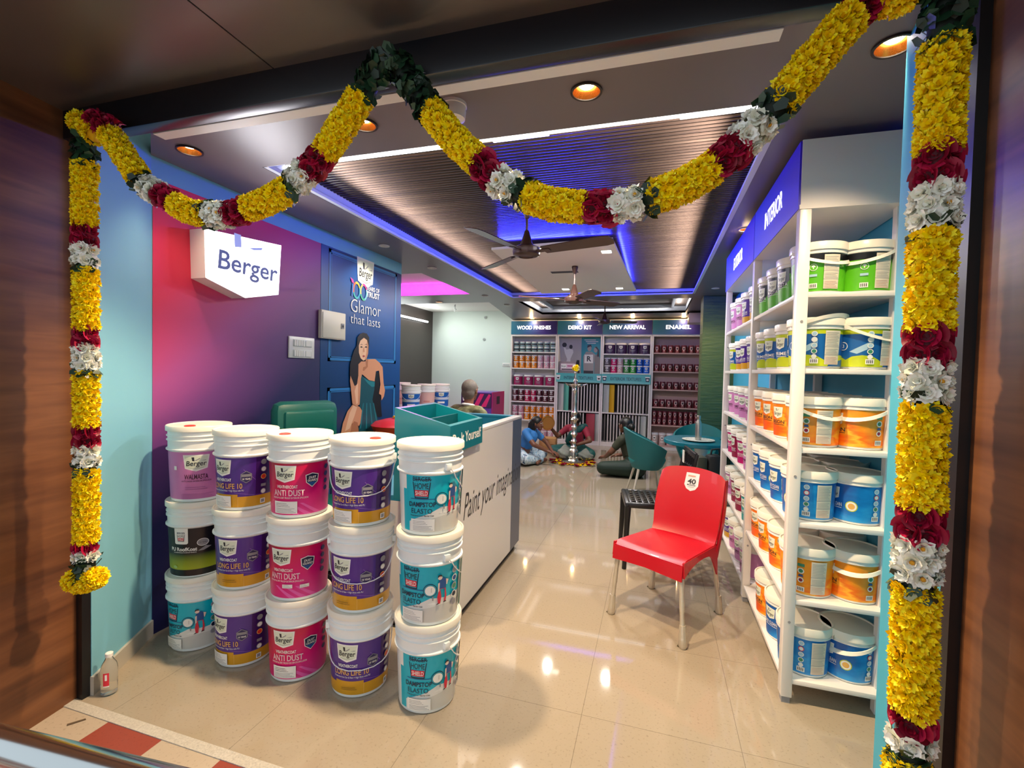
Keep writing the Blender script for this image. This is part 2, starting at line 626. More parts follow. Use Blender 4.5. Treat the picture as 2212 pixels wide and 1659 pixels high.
s_.add(vv, [(i, i + 1, n + i + 1, n + i) for i in range(n - 1)], slat_m)
s_.box(-2.16, 0.52, 2.1, 6.95, 2.69, 2.72, slat_m)
struct('ceiling_slats', s_)
rt = MB()
rt_m = mat('rear_tray_brown', '#4a3d35', 0.5)
rt.box(-2.16, 0.52, 7.2, 9.0, 2.72, 2.75, rt_m)
for x0, x1, y0, y1 in ((-2.15, -2.13, 7.25, 8.95), (0.49, 0.51, 7.25, 8.95), (-2.13, 0.49, 7.23, 7.25), (-2.13, 0.49, 8.95, 8.97)):
    rt.box(x0, x1, y0, y1, 2.602, 2.73, lip)
rt.box(-1.9, 0.28, 7.42, 7.46, 2.66, 2.72, lip)
rt.box(-1.9, 0.28, 8.72, 8.76, 2.66, 2.72, lip)
rt.box(-1.9, -1.86, 7.42, 8.76, 2.66, 2.72, lip)
rt.box(0.24, 0.28, 7.42, 8.76, 2.66, 2.72, lip)
struct('ceiling_rear_tray', rt)
pk = MB()
pk.box(-5.0, -2.602, 4.9, 6.5, 2.76, 2.80, ceil_w)
pk.box(-5.0, -2.602, 6.43, 6.45, 2.602, 2.76, ceil_w)
pk.box(-2.62, -2.602, 4.93, 6.45, 2.602, 2.76, ceil_w)
pk.box(-5.0, -2.602, 7.25, 10.0, 2.82, 2.86, ceil_w)
pk.box(-5.0, -2.602, 7.25, 7.27, 2.602, 2.82, ceil_w)
struct('ceiling_side_tray', pk)
struct('roof', MB().box(-5.2, 1.25, 1.30, 10.2, 2.92, 3.0, ceil_w).box(-5.2, 1.25, 1.30, 1.40, 2.61, 2.92, ceil_w))
gp = ramp_mat('green_bark_paint', (0, 0, -0.5, 1.15), [(0.0, '#20423c'), (0.4, '#5f6f3c'), (1.0, '#2f5038')], rough=0.45, noise=0.6, nscale=9, stretch=(0.6, 0.6, 4), bump=1.0)
struct('pillar', MB().box(0.62, 1.035, 7.05, 7.45, 0, 2.6, gp))

# strips of LEDs that show
ls = thing('led_strip', 'bright white LED strip along the near edge of the slatted ceiling tray', 'light', (0, 2.30, 2.672))
m_ = MB()
for a, b in ((617, 641), (722, 1036), (1066, 1186), (1470, 1640)):
    xa, xb = at(a, 350 - (a - 617) * .13, 'y', 2.30).x, at(b, 350 - (b - 617) * .13, 'y', 2.30).x
    MB().box(xa, xb, -0.009, 0.009, -0.006, 0.004, lit_white).build('diffuser', ls)
MB().box(-2.09, 0.46, -0.014, 0.014, 0.004, 0.010, white_metal).build('channel', ls)
# ------------------------------------------------------------------ downlights, sensors
amber = mat('amber_reflector', '#c8782e', 0.22, 0.8)
bulb = mat('lit_bulb', '#fff3dc', 0.5, emit=14, ecol='#ffe9c8')
ring_w = mat('downlight_ring', '#d8d2cb', 0.35)
ring_d = mat('dark_ring', '#2a1d16', 0.35)


def downlight(x, y, z, label, aim=None, r=0.062, lit=True, e=28, col=WARM, ring=ring_d, group='ceiling downlights', ang=118, blend=0.5):
    t = thing('downlight', label, 'light', (x, y, z), 0, group)
    a = MB()
    a.lathe([(r, 0.0), (r, -0.006), (r * .86, -0.006), (r * .86, 0.0)], ring, 28, cap0=False, cap1=False)
    a.build('trim_ring', t)
    b = MB()
    b.lathe([(r * .86, -0.002), (r * .7, 0.03), (r * .45, 0.05)], amber if lit else ring_w, 24, cap0=False, cap1=False)
    b.build('reflector', t)
    cbb = MB()
    cbb.lathe([(0.001, 0.016), (r * .40, 0.018), (r * .52, 0.026), (r * .52, 0.05)], bulb if lit else ring_w, 20)
    cbb.build('bulb', t)
    if e:
        rot = (0, 0, 0) if aim is None else (Vector(aim) - Vector((x, y, z))).to_track_quat('-Z', 'Y').to_euler()
        lamp('SPOT', (x, y, z - 0.012), e, col, rot, spot_size=R(ang), spot_blend=blend if aim is None else 1.0, shadow_soft_size=0.035)
    return t


# the downlights sit in round holes: a thin housing above the board
for x, lab in ((-2.339, 'amber downlight in the grey ceiling nearest the pale blue wall'), (-1.297, 'amber downlight half hidden behind the rising yellow garland'),
               (-0.29, 'amber downlight in the grey ceiling beside the white smoke detector'), (0.72, 'amber downlight in the grey ceiling above the INTERIOR shelf end')):
    downlight(x, 1.868, 2.598, lab, e=(26, 170, 190, 62)[int((x + 2.34) / 1.0 + .2)], aim=((-2.1, 2.0, 0), None, None, (0.55, 3.0, 0))[int((x + 2.34) / 1.0 + .2)], ang=(92, 118, 118, 84)[int((x + 2.34) / 1.0 + .2)])
for (x, y), lab in zip(((-2.371, 3.749), (-2.361, 4.68), (-2.45, 6.6), (-2.41, 7.55)),
                       ('small pale downlight above the blue mural', 'small pale downlight just past the mural corner', 'small flat downlight beside the magenta ceiling tray', 'small flat downlight beside the rear ceiling tray')):
    downlight(x, y, 2.598, lab, r=0.05, e=16 if y < 5 else 10, ring=ring_w, lit=False, col=(1, .86, .68))
downlight(0.70, 6.45, 2.598, 'small flat downlight in front of the green pillar', r=0.05, lit=False, e=14, ring=ring_w, col=(1, .8, .5))
downlight(0.62, 3.9, 2.598, 'downlight in the ceiling above the EXTERIOR sign', r=0.05, e=26, ring=ring_w, lit=True)
downlight(-3.43, 7.08, 2.598, 'glowing warm downlight between the magenta tray and the white wall', r=0.06, e=24, ring=ring_w, lit=True, col=(1, .85, .7))
for x, w_ in ((-2.5, 'WOOD FINISHES'), (-1.5, 'DEMO KIT'), (-0.45, 'NEW ARRIVAL'), (0.5, 'ENAMEL')):
    lamp('POINT', (x, 9.53, 2.55), 4.5, (1, .66, .28), shadow_soft_size=0.03)
    downlight(x, 9.62, 2.598, 'warm downlight over the %s sign' % w_, r=0.05, e=6, ring=ring_w, lit=True, col=(1, .76, .48), group='downlights over the rear signs')

sd = thing('smoke_detector', 'white smoke detector hanging from the grey ceiling by the peak of the garlands', 'smoke detector', (-0.834, 1.823, 2.6))
MB().lathe([(0.05, 0), (0.052, -0.03), (0.048, -0.062), (0.03, -0.07)], white_plastic, 28).build('body', sd)
MB().lathe([(0.055, 0), (0.055, -0.012), (0.05, -0.014)], white_plastic, 28).build('base', sd)
MB().box(-0.003, 0.003, -0.053, -0.049, -0.045, -0.03, print_dark).build('slot', sd)

# hung panel with square LEDs
hp = thing('hung_canopy', 'cream square ceiling panel hung under the dark slats with blue glow above', 'ceiling panel', (-0.87, 5.28, 2.6))
cream = mat('panel_cream', '#efe7dd', 0.5)
h_ = MB()
h_.prism([(-0.60, -1.18), (0.50, -1.28), (0.60, 1.27), (-0.70, 1.27)], 'z', 0.0, 0.022, cream)
h_.build('board', hp)
MB().box(-0.27, 0.03, -0.16, -0.06, -0.001, 0.0, print_dark).build('fan_slot', hp)
blue_led = mat('blue_led', '#1030ff', 0.5, emit=5)
bl = MB()
for i in range(12):
    bl.box(-0.52 + i * 0.085, -0.46 + i * 0.085, -1.12 - i * 0.008, -1.10 - i * 0.008, 0.030, 0.040, blue_led)
bl.build('blue_strip', hp)
MB().box(-0.35, -0.3, -0.3, 0.3, 0.022, 0.08, cream).box(0.2, 0.25, -0.3, 0.3, 0.022, 0.08, cream).build('hanger', hp)
sq = mat('square_led', '#ffffff', 0.5, emit=8, ecol='#fff4e2')
for i, ((px, py), lab) in enumerate((((1171, 531), 'square white LED beside the hub of the nearest fan'), ((1310, 544), 'square white LED under the far tip of the nearest fan blade'),
                                     ((1222, 625), 'square white LED of the rear edge, left of the second fan rod'), ((1338, 623), 'square white LED of the rear edge, right of the second fan'))):
    q = at(px, py, 'z', 2.594)
    q.y = max(q.y, 4.16)
    t = thing('square_downlight', lab, 'light', q, 0, 'square LEDs of the hung panel')
    MB().box(-.05, .05, -.05, .05, 0, 0.006, ring_w).build('frame', t)
    MB().box(-.042, .042, -.042, .042, -0.003, 0.001, sq).build('diffuser', t)

tl = thing('tube_light', 'bright white tube light on the dark brown wall', 'light', (-4.96, 8.9, 2.55))
MB().box(-.03, .0, -.9, .75, -.02, .02, white_metal).build('batten', tl)
MB().tube([(.02, -.88, 0), (.02, .73, 0)], .018, mat('lit_tube', '#ffffff', emit=12), 12).build('tube', tl)

# ------------------------------------------------------------------ fans
fan_brown = mat('fan_brown', '#4a3028', 0.3, 0.2)
fan_copper = mat('fan_copper', '#b87a66', 0.35, 0.3)


def fan(x, y, ztop, zhub, angs, rad, label, canopy_m):
    t = thing('ceiling_fan', label, 'fan', (x, y, zhub), 0, 'brown ceiling fans')
    H = ztop - zhub
    MB().lathe([(0.03, H), (0.034, H - 0.01), (0.018, H - 0.075), (0.012, H - 0.08)], canopy_m, 20).build('canopy', t)
    MB().tube([(0, 0, 0.13), (0, 0, H - 0.05)], 0.009, fan_brown, 10).build('downrod', t)
    MB().lathe([(0.012, 0.16), (0.018, 0.15), (0.042, 0.07), (0.05, 0.055), (0.052, 0.045)], fan_brown, 24).build('lower_canopy', t)
    MB().lathe([(0.05, 0.05), (0.075, 0.042), (0.098, 0.03), (0.102, 0.005), (0.098, -0.02), (0.075, -0.032), (0.055, -0.034), (0.05, -0.028)], fan_brown, 36).build('motor_housing', t)
    for a in angs:
        M = Matrix.Rotation(R(a), 4, 'Z')
        Mt = M @ Matrix.Translation((0, 0, 0.0)) @ Matrix.Rotation(R(-12), 4, 'X')
        b = MB()
        w0, w1 = 0.052, 0.066
        out = [(0.15, -w0), (rad * .9, -w1), (rad * .98, -w1 * .8), (rad, 0), (rad * .98, w1 * .8), (rad * .9, w1), (0.15, w0), (0.135, 0)]
        b.prism(out, 'z', -0.003, 0.003, fan_brown, Mt)
        b.box(0.09, 0.20, -0.018, 0.018, -0.008, 0.0, fan_brown, Mt)
        b.build('blade', t)


def fang(cx, cy, z, pts):
    out = []
    for px, py in pts:
        q = at(px, py, 'z', z)
        out.append(math.degrees(math.atan2(q.y - cy, q.x - cx)))
    return out


q = at(1137, 545, 'z', 2.37)
fan(q.x, q.y, 2.69, 2.37, fang(q.x, q.y, 2.37, ((987, 480), (1325, 517), (1088, 565))), 0.68, 'brown ceiling fan nearest the garlands in front of the cream panel', fan_brown)
q = at(1240, 648, 'z', 2.25)
fan(q.x, q.y, 2.60, 2.25, fang(q.x, q.y, 2.25, ((1065, 636), (1300, 624), (1300, 655))), 0.60, 'brown ceiling fan hanging through the slot of the cream panel', fan_brown)
q = at(1306, 695, 'z', 2.37)
fan(q.x, q.y, 2.72, 2.37, fang(q.x, q.y, 2.37, ((1277, 682), (1345, 696), (1300, 699.5))), 0.56, 'small far ceiling fan in front of the NEW ARRIVAL sign', fan_copper)

# bare fan hooks in the side trays
for (x, y, z), lab in (((-3.75, 5.6, 2.76), 'bare hook with loose wire under the pale pink tray'), ((-3.95, 8.9, 2.82), 'bare hook with loose wire in front of the white rear wall')):
    t = thing('ceiling_hook', lab, 'hook', (x, y, z), 0, 'bare ceiling hooks')
    MB().tube([(0, 0, 0), (0, 0, -.08), (.02, 0, -.11), (.03, 0, -.09)], 0.006, black_metal, 6).build('hook', t)
    MB().tube([(0, 0, 0), (-.03, 0, -.06), (-.015, 0, -.13), (.0, 0, -.16)], 0.004, print_grey, 6).build('wire', t)
# ------------------------------------------------------------------ 20 litre buckets
def fit(pr, txt, u, v, size, width, m, **k):
    p, f = glyphs(txt, size, **k)
    w0 = max(a for a, b in p) - min(a for a, b in p)
    q = width / w0
    return pr.shape([(u + a * q, v + b) for a, b in p], f, m)


def shield_full(pr, u, v, w, h):
    pr.shield(u, v, w, h, word=False)
    pr.poly([(u - w * .17, v + h * .36), (u - w * .07, v + h * .36), (u - w * .06, v + h * .12), (u - w * .14, v + h * .14)], print_dark)
    pr.poly([(u - w * .07, v + h * .14), (u + w * .15, v + h * .32), (u + w * .13, v + h * .24), (u + w * .0, v + h * .14)], print_grey)
    pr.poly([(u + w * .15, v + h * .15), (u + w * .37, v + h * .19), (u + w * .36, v + h * .15)], print_grey)
    fit(pr, 'Berger', u - w * .01, v - h * .15, h * .42, w * .76, print_dark, bold=0.012, shear=0.12)
    pr.poly([(u - w * .3, v - h * .27), (u, v - h * .345), (u + w * .3, v - h * .27), (u + w * .3, v - h * .255), (u, v - h * .33), (u - w * .3, v - h * .255)], print_grey)


BR0, BR1, BH = 0.1265, 0.1385, 0.39      # radius at base, at label top, pitch of the stack


def brad(z):
    return BR0 + (BR1 - BR0) * z / 0.27


def wrap(rad):
    def fn(u, v, off):
        a = u / rad(0.15)
        r = rad(v) + off
        return (r * math.sin(a), -r * math.cos(a), v)
    return fn


ll_purple = mat('label_purple', '#4c2689', 0.3, vary=0.2, vscale=6, coat=0.3)
ll_deep = mat('label_purple_deep', '#37175f', 0.3, coat=0.3)
ll_gold = mat('label_gold', '#d39a1c', 0.3, coat=0.3)
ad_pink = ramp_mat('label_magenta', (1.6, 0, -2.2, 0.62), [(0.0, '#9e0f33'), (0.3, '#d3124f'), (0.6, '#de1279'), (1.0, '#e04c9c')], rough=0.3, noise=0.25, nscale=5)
ds_cyan = mat('label_cyan', '#00b3c9', 0.35, coat=0.2)
ds_grey = mat('label_pale_grey', '#cfcdc6', 0.35)
ds_lit = mat('label_light_grey', '#e3e2dc', 0.35)
wm_pink = mat('label_pink', '#cd79b4', 0.35, vary=0.1, vscale=7)
rk_black = mat('label_black', '#121214', 0.3)
rk_olive = ramp_mat('label_olive', (0, 0, -14, 1.75), [(0.0, '#2c3a1c'), (0.5, '#7d8f1d'), (1.0, '#9aa81f')], rough=0.35)
red_ink = mat('red_ink', '#d8293f', 0.4)
blue_ink = mat('blue_ink', '#1c4f8f', 0.4)
pale_ink = mat('pale_ink', '#f0c9cf', 0.4)
skin_ink = mat('skin_ink', '#e8cfc0', 0.4)
plug_red = mat('plug_red', '#d63a2a', 0.35)


def sticker(p, u0, u1, v0, v1):
    p.rect(u0, u1, v0, v1, print_white)
    w = u1 - u0
    h = v1 - v0
    p.lines(u0 + w * .08, u1 - w * .3, v0 + h * .55, v0 + h * .93, 3, print_grey, .28)
    p.lines(u0 + w * .08, u1 - w * .06, v0 + h * .08, v0 + h * .5, 4, print_grey, .3)


def art_longlife(p, paper):
    p.rect(-.395, .395, .018, .262, ll_purple)
    p.rect(.13, .21, .075, .262, ll_deep)
    p.rect(-.395, .395, .018, .070, ll_gold)
    p.rect(-.085, .05, .018, .082, ll_gold)
    p.poly([(.05, .070), (.052, .070), (.052, .018), (.05, .018)], print_gold)
    p.poly([(.075, .205), (.078, .205), (.13, .15), (.127, .15)], mat('purple_streak', '#8f63b8', .4))
    p.poly([(.035, .093), (.125, .076), (.125, .074), (.035, .091)], mat('purple_streak', '#8f63b8', .4))
    shield_full(p, -.025, .212, .098, .082)
    fit(p, 'WEATHERCOAT', -.022, .148, .020, .090, print_white, bold=.02)
    fit(p, 'LONG LIFE 10', -.008, .112, .036, .158, print_gold, bold=.015)
    fit(p, 'Protection from Sun & Rain + High Shine with PU', -.005, .098, .012, .165, print_white)
    c, v = .088, .168
    p.poly([(c + .027 * math.sin(i * PI / 3), v + .030 * math.cos(i * PI / 3)) for i in range(6)], print_grey)
    p.poly([(c + .024 * math.sin(i * PI / 3), v + .027 * math.cos(i * PI / 3)) for i in range(6)], mat('badge_navy', '#2b2456', .4))
    p.rect(c - .02, c + .02, v + .001, v + .014, print_grey)
    fit(p, '10 YEAR', c, v - .014, .012, .034, print_white, bold=.02)
    for i, mm in enumerate((print_grey, print_white, plug_red, blue_ink, print_white)):
        if i == 3:
            p.rect(.152, .176, .112, .126, print_grey)
        else:
            p.disc(.164, .236 - i * .037, .0135, print_grey if i != 2 else print_gold)
            p.disc(.164, .236 - i * .037, .0105, mm)
    p.rect(.150, .174, .028, .052, print_white)
    p.rect(.154, .170, .032, .048, print_grey)
    if paper == 'paper':
        sticker(p, -.078, .022, .022, .076)
    else:
        p.lines(-.05, .02, .045, .062, 2, mat('stamp_brown', '#8a6a1c', .5), .3)


def art_antidust(p, paper):
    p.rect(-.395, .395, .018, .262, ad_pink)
    for i in range(3):
        p.poly([(.02 + i * .05, .018), (.05 + i * .05, .018), (-.04 + i * .05, .075), (-.055 + i * .05, .075)], mat('pink_streak', '#e65fae', .4))
    shield_full(p, -.022, .212, .104, .080)
    fit(p, 'WEATHERCOAT', -.012, .146, .020, .096, print_white, bold=.02)
    fit(p, 'ANTI DUST', -.006, .110, .040, .145, pale_ink, bold=.018)
    fit(p, 'PREMIUM & DIRT PROOF EXTERIOR EMULSION', .0, .096, .012, .165, print_white)
    c, v = .098, .182
    for s_, mm in ((1, print_white), (.88, print_navy)):
        p.poly([(c - .030 * s_, v + .024 * s_), (c, v + .033 * s_), (c + .030 * s_, v + .024 * s_), (c + .027 * s_, v - .012 * s_), (c, v - .036 * s_), (c - .027 * s_, v - .012 * s_)], mm)
    p.poly([(c - .021, v - .011), (c + .021, v - .011), (c, v - .030)], blue_ink)
    fit(p, 'DUST', c, v + .006, .015, .034, print_white, bold=.02, shear=.2)
    fit(p, 'GUARD', c, v - .008, .015, .042, print_white, bold=.02, shear=.2)
    for i in range(4):
        p.disc(.17, .235 - i * .035, .012, ll_deep)
    if paper == 'paper':
        sticker(p, -.075, .035, .026, .084)
    else:
        sticker(p, -.012, .034, .068, .086)
        sticker(p, .066, .106, .066, .082)


def home_shield(p, u, v, k=1.0):
    fit(p, 'BERGER', u, v + .030 * k, .022 * k, .066 * k, print_navy, bold=.012)
    p.poly([(u - .033 * k, v + .026 * k), (u - .030 * k, v + .026 * k), (u - .022 * k, v - .030 * k), (u + .022 * k, v - .030 * k), (u + .030 * k, v + .026 * k), (u + .033 * k, v + .026 * k), (u + .025 * k, v - .034 * k), (u - .025 * k, v - .034 * k)], print_navy)
    fit(p, 'HOME', u, v + .002 * k, .030 * k, .050 * k, print_dark, bold=.0)
    p.rect(u - .024 * k, u + .024 * k, v - .026 * k, v - .003 * k, red_ink)
    fit(p, 'SHIELD', u, v - .022 * k, .022 * k, .044 * k, print_white, bold=.01)


def art_dampstop(p, paper):
    p.rect(-.105, .26, .018, .262, ds_cyan)
    p.rect(-.105, -.085, .20, .262, print_white)
    p.poly([(-.07, .018), (.26, .018), (.26, .125), (.15, .12), (.075, .125), (.02, .098), (-.04, .075), (-.07, .06)], ds_lit)
    p.poly([(-.02, .018), (.26, .018), (.26, .088), (.12, .092), (.04, .078), (-.02, .055)], ds_grey)
    p.poly([(.06, .098), (.085, .106), (.15, .098), (.12, .092)], print_white)
    p.rect(-.04, .03, .244, .247, print_navy)
    home_shield(p, -.012, .204, 1.18)
    p.rect(-.06, .046, .160, .163, blue_ink)
    fit(p, 'DAMPSTOP', -.010, .128, .028, .118, print_navy, bold=.02)
    fit(p, 'ELASTO', -.012, .099, .030, .092, print_navy)
    fit(p, 'Waterproof 2 in 1 Barrier Coat', -.01, .086, .010, .105, print_dark, bold=.01)
    for r, mm in ((.029, print_navy), (.026, ds_cyan), (.023, print_navy), (.0215, print_white)):
        p.disc(.074, .160, r, mm)
    p.rect(.083, .088, .115, .134, print_grey)
    p.rect(.077, .081, .152, .172, ds_grey)
    # the little decorator in cap, blue shirt and red trousers
    p.poly([(.108, .098), (.118, .098), (.122, .128), (.116, .162), (.136, .162), (.138, .128), (.134, .104), (.142, .103), (.146, .13), (.140, .166), (.112, .166), (.104, .13)], red_ink)
    p.poly([(.098, .094), (.110, .097), (.112, .103), (.104, .100)], print_dark)
    p.poly([(.130, .100), (.145, .102), (.144, .107), (.134, .106)], print_dark)
    p.poly([(.110, .164), (.140, .164), (.143, .200), (.132, .212), (.114, .208), (.106, .19)], blue_ink)
    p.poly([(.106, .19), (.113, .192), (.112, .155), (.106, .15)], skin_ink)
    p.poly([(.140, .205), (.152, .20), (.146, .178), (.142, .180)], skin_ink)
    p.disc(.114, .214, .0095, skin_ink)
    p.poly([(.104, .214), (.106, .225), (.118, .227), (.124, .218), (.112, .220)], print_dark)
    for i in range(5):
        p.disc(.185, .232 - i * .036, .0145, print_white if i % 2 else mat('icon_mauve', '#a9a3b5', .4))
        p.disc(.185, .232 - i * .036, .011, (print_grey, blue_ink, mat('icon_green', '#3d8a6a', .4), print_navy, print_grey)[i])
    p.rect(.225, .26, .05, .262, mat('label_green_edge', '#14584f', .4))
    sticker(p, -.055, .045, .024, .076)


def art_walmasta(p, paper):
    p.rect(-.395, .395, .018, .262, wm_pink)
    shield_full(p, .0, .205, .115, .086)
    fit(p, 'WALMASTA', .0, .122, .036, .105, mat('plum_ink', '#4a1230', .4), bold=.012)
    fit(p, 'ANTIFUNGAL EXTERIOR EMULSION', .0, .108, .012, .135, mat('plum_ink', '#4a1230', .4), shear=.2)
    p.lines(-.05, .05, .068, .088, 2, mat('pink_line', '#a35a92', .4), .25)
    p.lines(-.07, .09, .022, .05, 4, mat('pink_line', '#a35a92', .4), .2)
    p.rect(-.105, -.09, .17, .19, print_white)


def art_roofkoat(p, paper):
    p.rect(-.395, .395, .012, .262, rk_black)
    p.rect(-.395, .395, .045, .128, rk_olive)
    p.poly([(-.06, .262), (-.058, .185), (-.052, .180), (.002, .180), (.008, .186), (.008, .262)], print_white)
    home_shield(p, -.026, .215, .62)
    fit(p, 'PU RoofKoat', -.018, .145, .026, .130, print_white, bold=.03)
    fit(p, 'HIGH PERFORMANCE WATERPROOF MEMBRANE', -.01, .134, .008, .11, print_white)
    p.disc(.072, .185, .026, print_white, ry=.020)
    p.disc(.072, .185, .0235, print_grey, ry=.0175)
    fit(p, '10 YEAR', .072, .181, .011, .03, print_dark)
    p.poly([(.05, .142), (.085, .165), (.11, .158), (.075, .142)], print_grey)
    p.disc(-.06, .06, .012, mat('icon_green2', '#9fbf6a', .4), ry=.008)


bucket_white = mat('bucket_white', '#eef2f0', 0.3, coat=0.2)


def bucket_proto(kind, art, paper):
    body = MB()
    body.lathe([(0.118, 0.0), (0.1245, 0.004), (BR0, 0.014), (brad(.264), .264), (.1445, .266), (.1485, .270), (.1485, .275), (.1405, .279), (.1408, .316), (.147, .318), (.147, .322),
                (.141, .325), (.1412, .338), (.147, .340), (.147, .344), (.1415, .347), (.1415, .372)], bucket_white if kind != 'roof' else bucket_white, 56)
    me_body = body.mesh('bucket_body', 40)
    lid = MB()
    lid.lathe([(.1425, .366), (.1512, .367), (.1515, .390), (.149, .3935), (.143, .3935), (.140, .390), (.0001, .390)], lid_plastic, 56, cap0=False, cap1=False)
    me_lid = lid.mesh('bucket_lid', 40)
    pr = Print(wrap(brad), 0.012)
    art(pr, paper)
    me_lab = pr.mb.mesh('bucket_label', 0)
    return me_body, me_lid, me_lab


_plug = MB().lathe([(.026, 0), (.026, .004), (.022, .0055), (.0001, .0055)], plug_red, 24, cap0=False, cap1=False).mesh('plug')


def handle_mesh(drop, span=.151):
    """wire bail: out of the two lugs, round the front and down; drop is its angle below level in degrees"""
    mb = MB()
    pts = []
    for i in range(25):
        a = PI * i / 24
        x = -span * math.cos(a) * (1.0 if i not in (0, 24) else 1.0)
        y = -math.sin(a) * .17
        k = min(1, math.sin(a) * 1.3)
        pts.append((x, y * math.cos(R(drop)), .298 + y * math.sin(R(drop)) * 1.0))
    # keep clear of the wall of the bucket
    out = []
    for x, y, z in pts:
        r = math.hypot(x, y)
        m_ = (.1535 if z > .262 else brad(max(z, 0)) + .008)
        if r < m_:
            x, y = x * m_ / r, y * m_ / r
        out.append((x, y, z))
    mb.tube(out, .0024, wire_white, 8)
    k = len(out)
    mid = out[k // 2 - 3:k // 2 + 4]
    return mb.mesh('handle')


def lug_mesh():
    return MB().box(.138, .156, -.014, .014, .283, .312, bucket_white, bev=.003).mesh('handle_lug')


BUCK = {}
for key, art in (('long', art_longlife), ('anti', art_antidust), ('damp', art_dampstop), ('walm', art_walmasta), ('roof', art_roofkoat)):
    for paper in ('paper', 'plain'):
        if (key, paper) in (('damp', 'plain'), ('walm', 'plain'), ('roof', 'plain')):
            continue
        BUCK[key, paper] = bucket_proto(key, art, paper)
_lug = lug_mesh()
_hand = {d: handle_mesh(d) for d in (55, 66, 74, 50)}


def link(name, me, parent, loc=(0, 0, 0), rz=0.0):
    o = bpy.data.objects.new(name, me)
    COL.objects.link(o)
    o.parent = parent
    o.location = loc
    o.rotation_euler = (0, 0, rz)
    return o


def bucket(x, y, z, key, paper, face, label, group=None, handle=None, plug=None):
    t = thing('paint_bucket', label, 'bucket', (x, y, z), 0, group)
    b, l, a = BUCK[key, paper]
    link('body', b, t, rz=R(face))
    link('lid', l, t)
    link('printed_label', a, t, rz=R(face))
    if handle is not None:
        link('handle', _hand[handle[0]], t, rz=R(handle[1]))
        link('handle_lug', _lug, t, rz=R(handle[1]))
        link('handle_lug', _lug, t, rz=R(handle[1] + 180))
    if plug is not None:
        link('spout_plug', _plug, t, (.085 * math.sin(R(plug)), -.085 * math.cos(R(plug)), .390))['label'] = 'round red spout plug'
    return t


BX = [(-2.330, 1.925), (-1.990, 1.905), (-1.655, 1.905), (-1.305, 1.912), (-.957, 1.925)]
G5 = 'paint buckets stacked at the entrance'
spec_ = [
    (0, 0, 'damp', 'paper', 50 - 52, 'cyan damp-proofing bucket on the floor, bottom of the stack by the red wall', None, None),
    (0, 1, 'roof', 'paper', 50 - 24, 'black and olive roof-coating bucket, middle of the stack by the red wall', None, None),
    (0, 2, 'walm', 'paper', 50 - 6, 'pink bucket with red lid plug, top of the stack by the red wall', None, 20),
    (1, 0, 'long', 'paper', 46 - 44, 'purple bucket with white sticker on the floor between the red wall and magenta stacks', None, None),
    (1, 1, 'long', 'plain', 46 - 26, 'purple bucket with bare gold tab, middle of the stack next to the pink bucket', None, None),
    (1, 2, 'long', 'paper', 46 - 38, 'purple bucket without handle, top of the stack between pink and magenta buckets', None, None),
    (2, 0, 'anti', 'paper', 41 - 20, 'magenta bucket on the floor, bottom of the magenta stack', None, None),
    (2, 1, 'anti', 'plain', 41 - 28, 'magenta bucket with two tiny stickers, middle of the magenta stack', None, None),
    (2, 2, 'anti', 'paper', 41 - 20, 'magenta bucket with red lid plug, top of the magenta stack', None, -12),
    (3, 0, 'long', 'plain', 34 - 14, 'purple bucket with wire handle on the floor beside the cyan stack', (74, 34 + 2), None),
    (3, 1, 'long', 'plain', 34 - 30, 'purple bucket with bare gold tab, middle of the stack beside the cyan stack', (66, 34 - 8), None),
    (3, 2, 'long', 'paper', 34 - 28, 'purple bucket with wire handle and red lid plug, on top beside the cyan stack', (66, 34 - 6), 75),
    (4, 0, 'damp', 'paper', 26 - 12, 'cyan bucket on the floor, bottom of the cyan stack beside the white counter', (50, 150), None),
    (4, 1, 'damp', 'paper', 26 - 30, 'cyan bucket turned to show the whole painted decorator, middle of the cyan stack', (50, 146), None),
    (4, 2, 'damp', 'paper', 26 - 10, 'cyan bucket with pale lid, top of the cyan stack beside the white counter', (50, 148), None),
]
for i, lv, key, paper, face, lab, hd, pg in spec_:
    jx, jy = ((0, 0), (.004, -.003), (-.004, .003))[lv]
    bucket(BX[i][0] + jx, BX[i][1] + jy, lv * BH, key, paper, face, lab, G5, hd, pg)
# ------------------------------------------------------------------ pails
ORD = ['first', 'second', 'third', 'fourth', 'fifth', 'sixth', 'seventh', 'eighth', 'ninth', 'tenth', 'eleventh', 'twelfth']
PH = 0.232


def prad(z):
    return 0.102 + 0.010 * z / 0.2


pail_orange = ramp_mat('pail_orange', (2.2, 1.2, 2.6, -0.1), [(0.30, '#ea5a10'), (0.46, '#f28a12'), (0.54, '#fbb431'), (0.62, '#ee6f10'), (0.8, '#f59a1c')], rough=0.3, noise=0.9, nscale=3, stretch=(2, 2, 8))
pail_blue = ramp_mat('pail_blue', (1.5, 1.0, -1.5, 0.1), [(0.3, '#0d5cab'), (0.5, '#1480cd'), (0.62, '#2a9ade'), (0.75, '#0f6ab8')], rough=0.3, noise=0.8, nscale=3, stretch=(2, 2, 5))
pail_green = mat('pail_green', '#5cb81f', 0.3, vary=0.15, vscale=8)
pail_lime = mat('pail_lime', '#b9c81e', 0.3, vary=0.15, vscale=12)
pail_navy = mat('pail_navy_blue', '#1a5fa6', 0.3, vary=0.15, vscale=9)
pail_pale = mat('pail_pale_blue', '#a8cbe0', 0.3)
pail_pink = mat('pail_pink', '#c983b7', 0.35, vary=0.08)
pail_mag = mat('pail_magenta', '#b81768', 0.35, vary=0.1)
pail_maroon = mat('pail_maroon', '#8e1440', 0.35, vary=0.1)
pail_teal = mat('pail_teal', '#1f9c9c', 0.35)
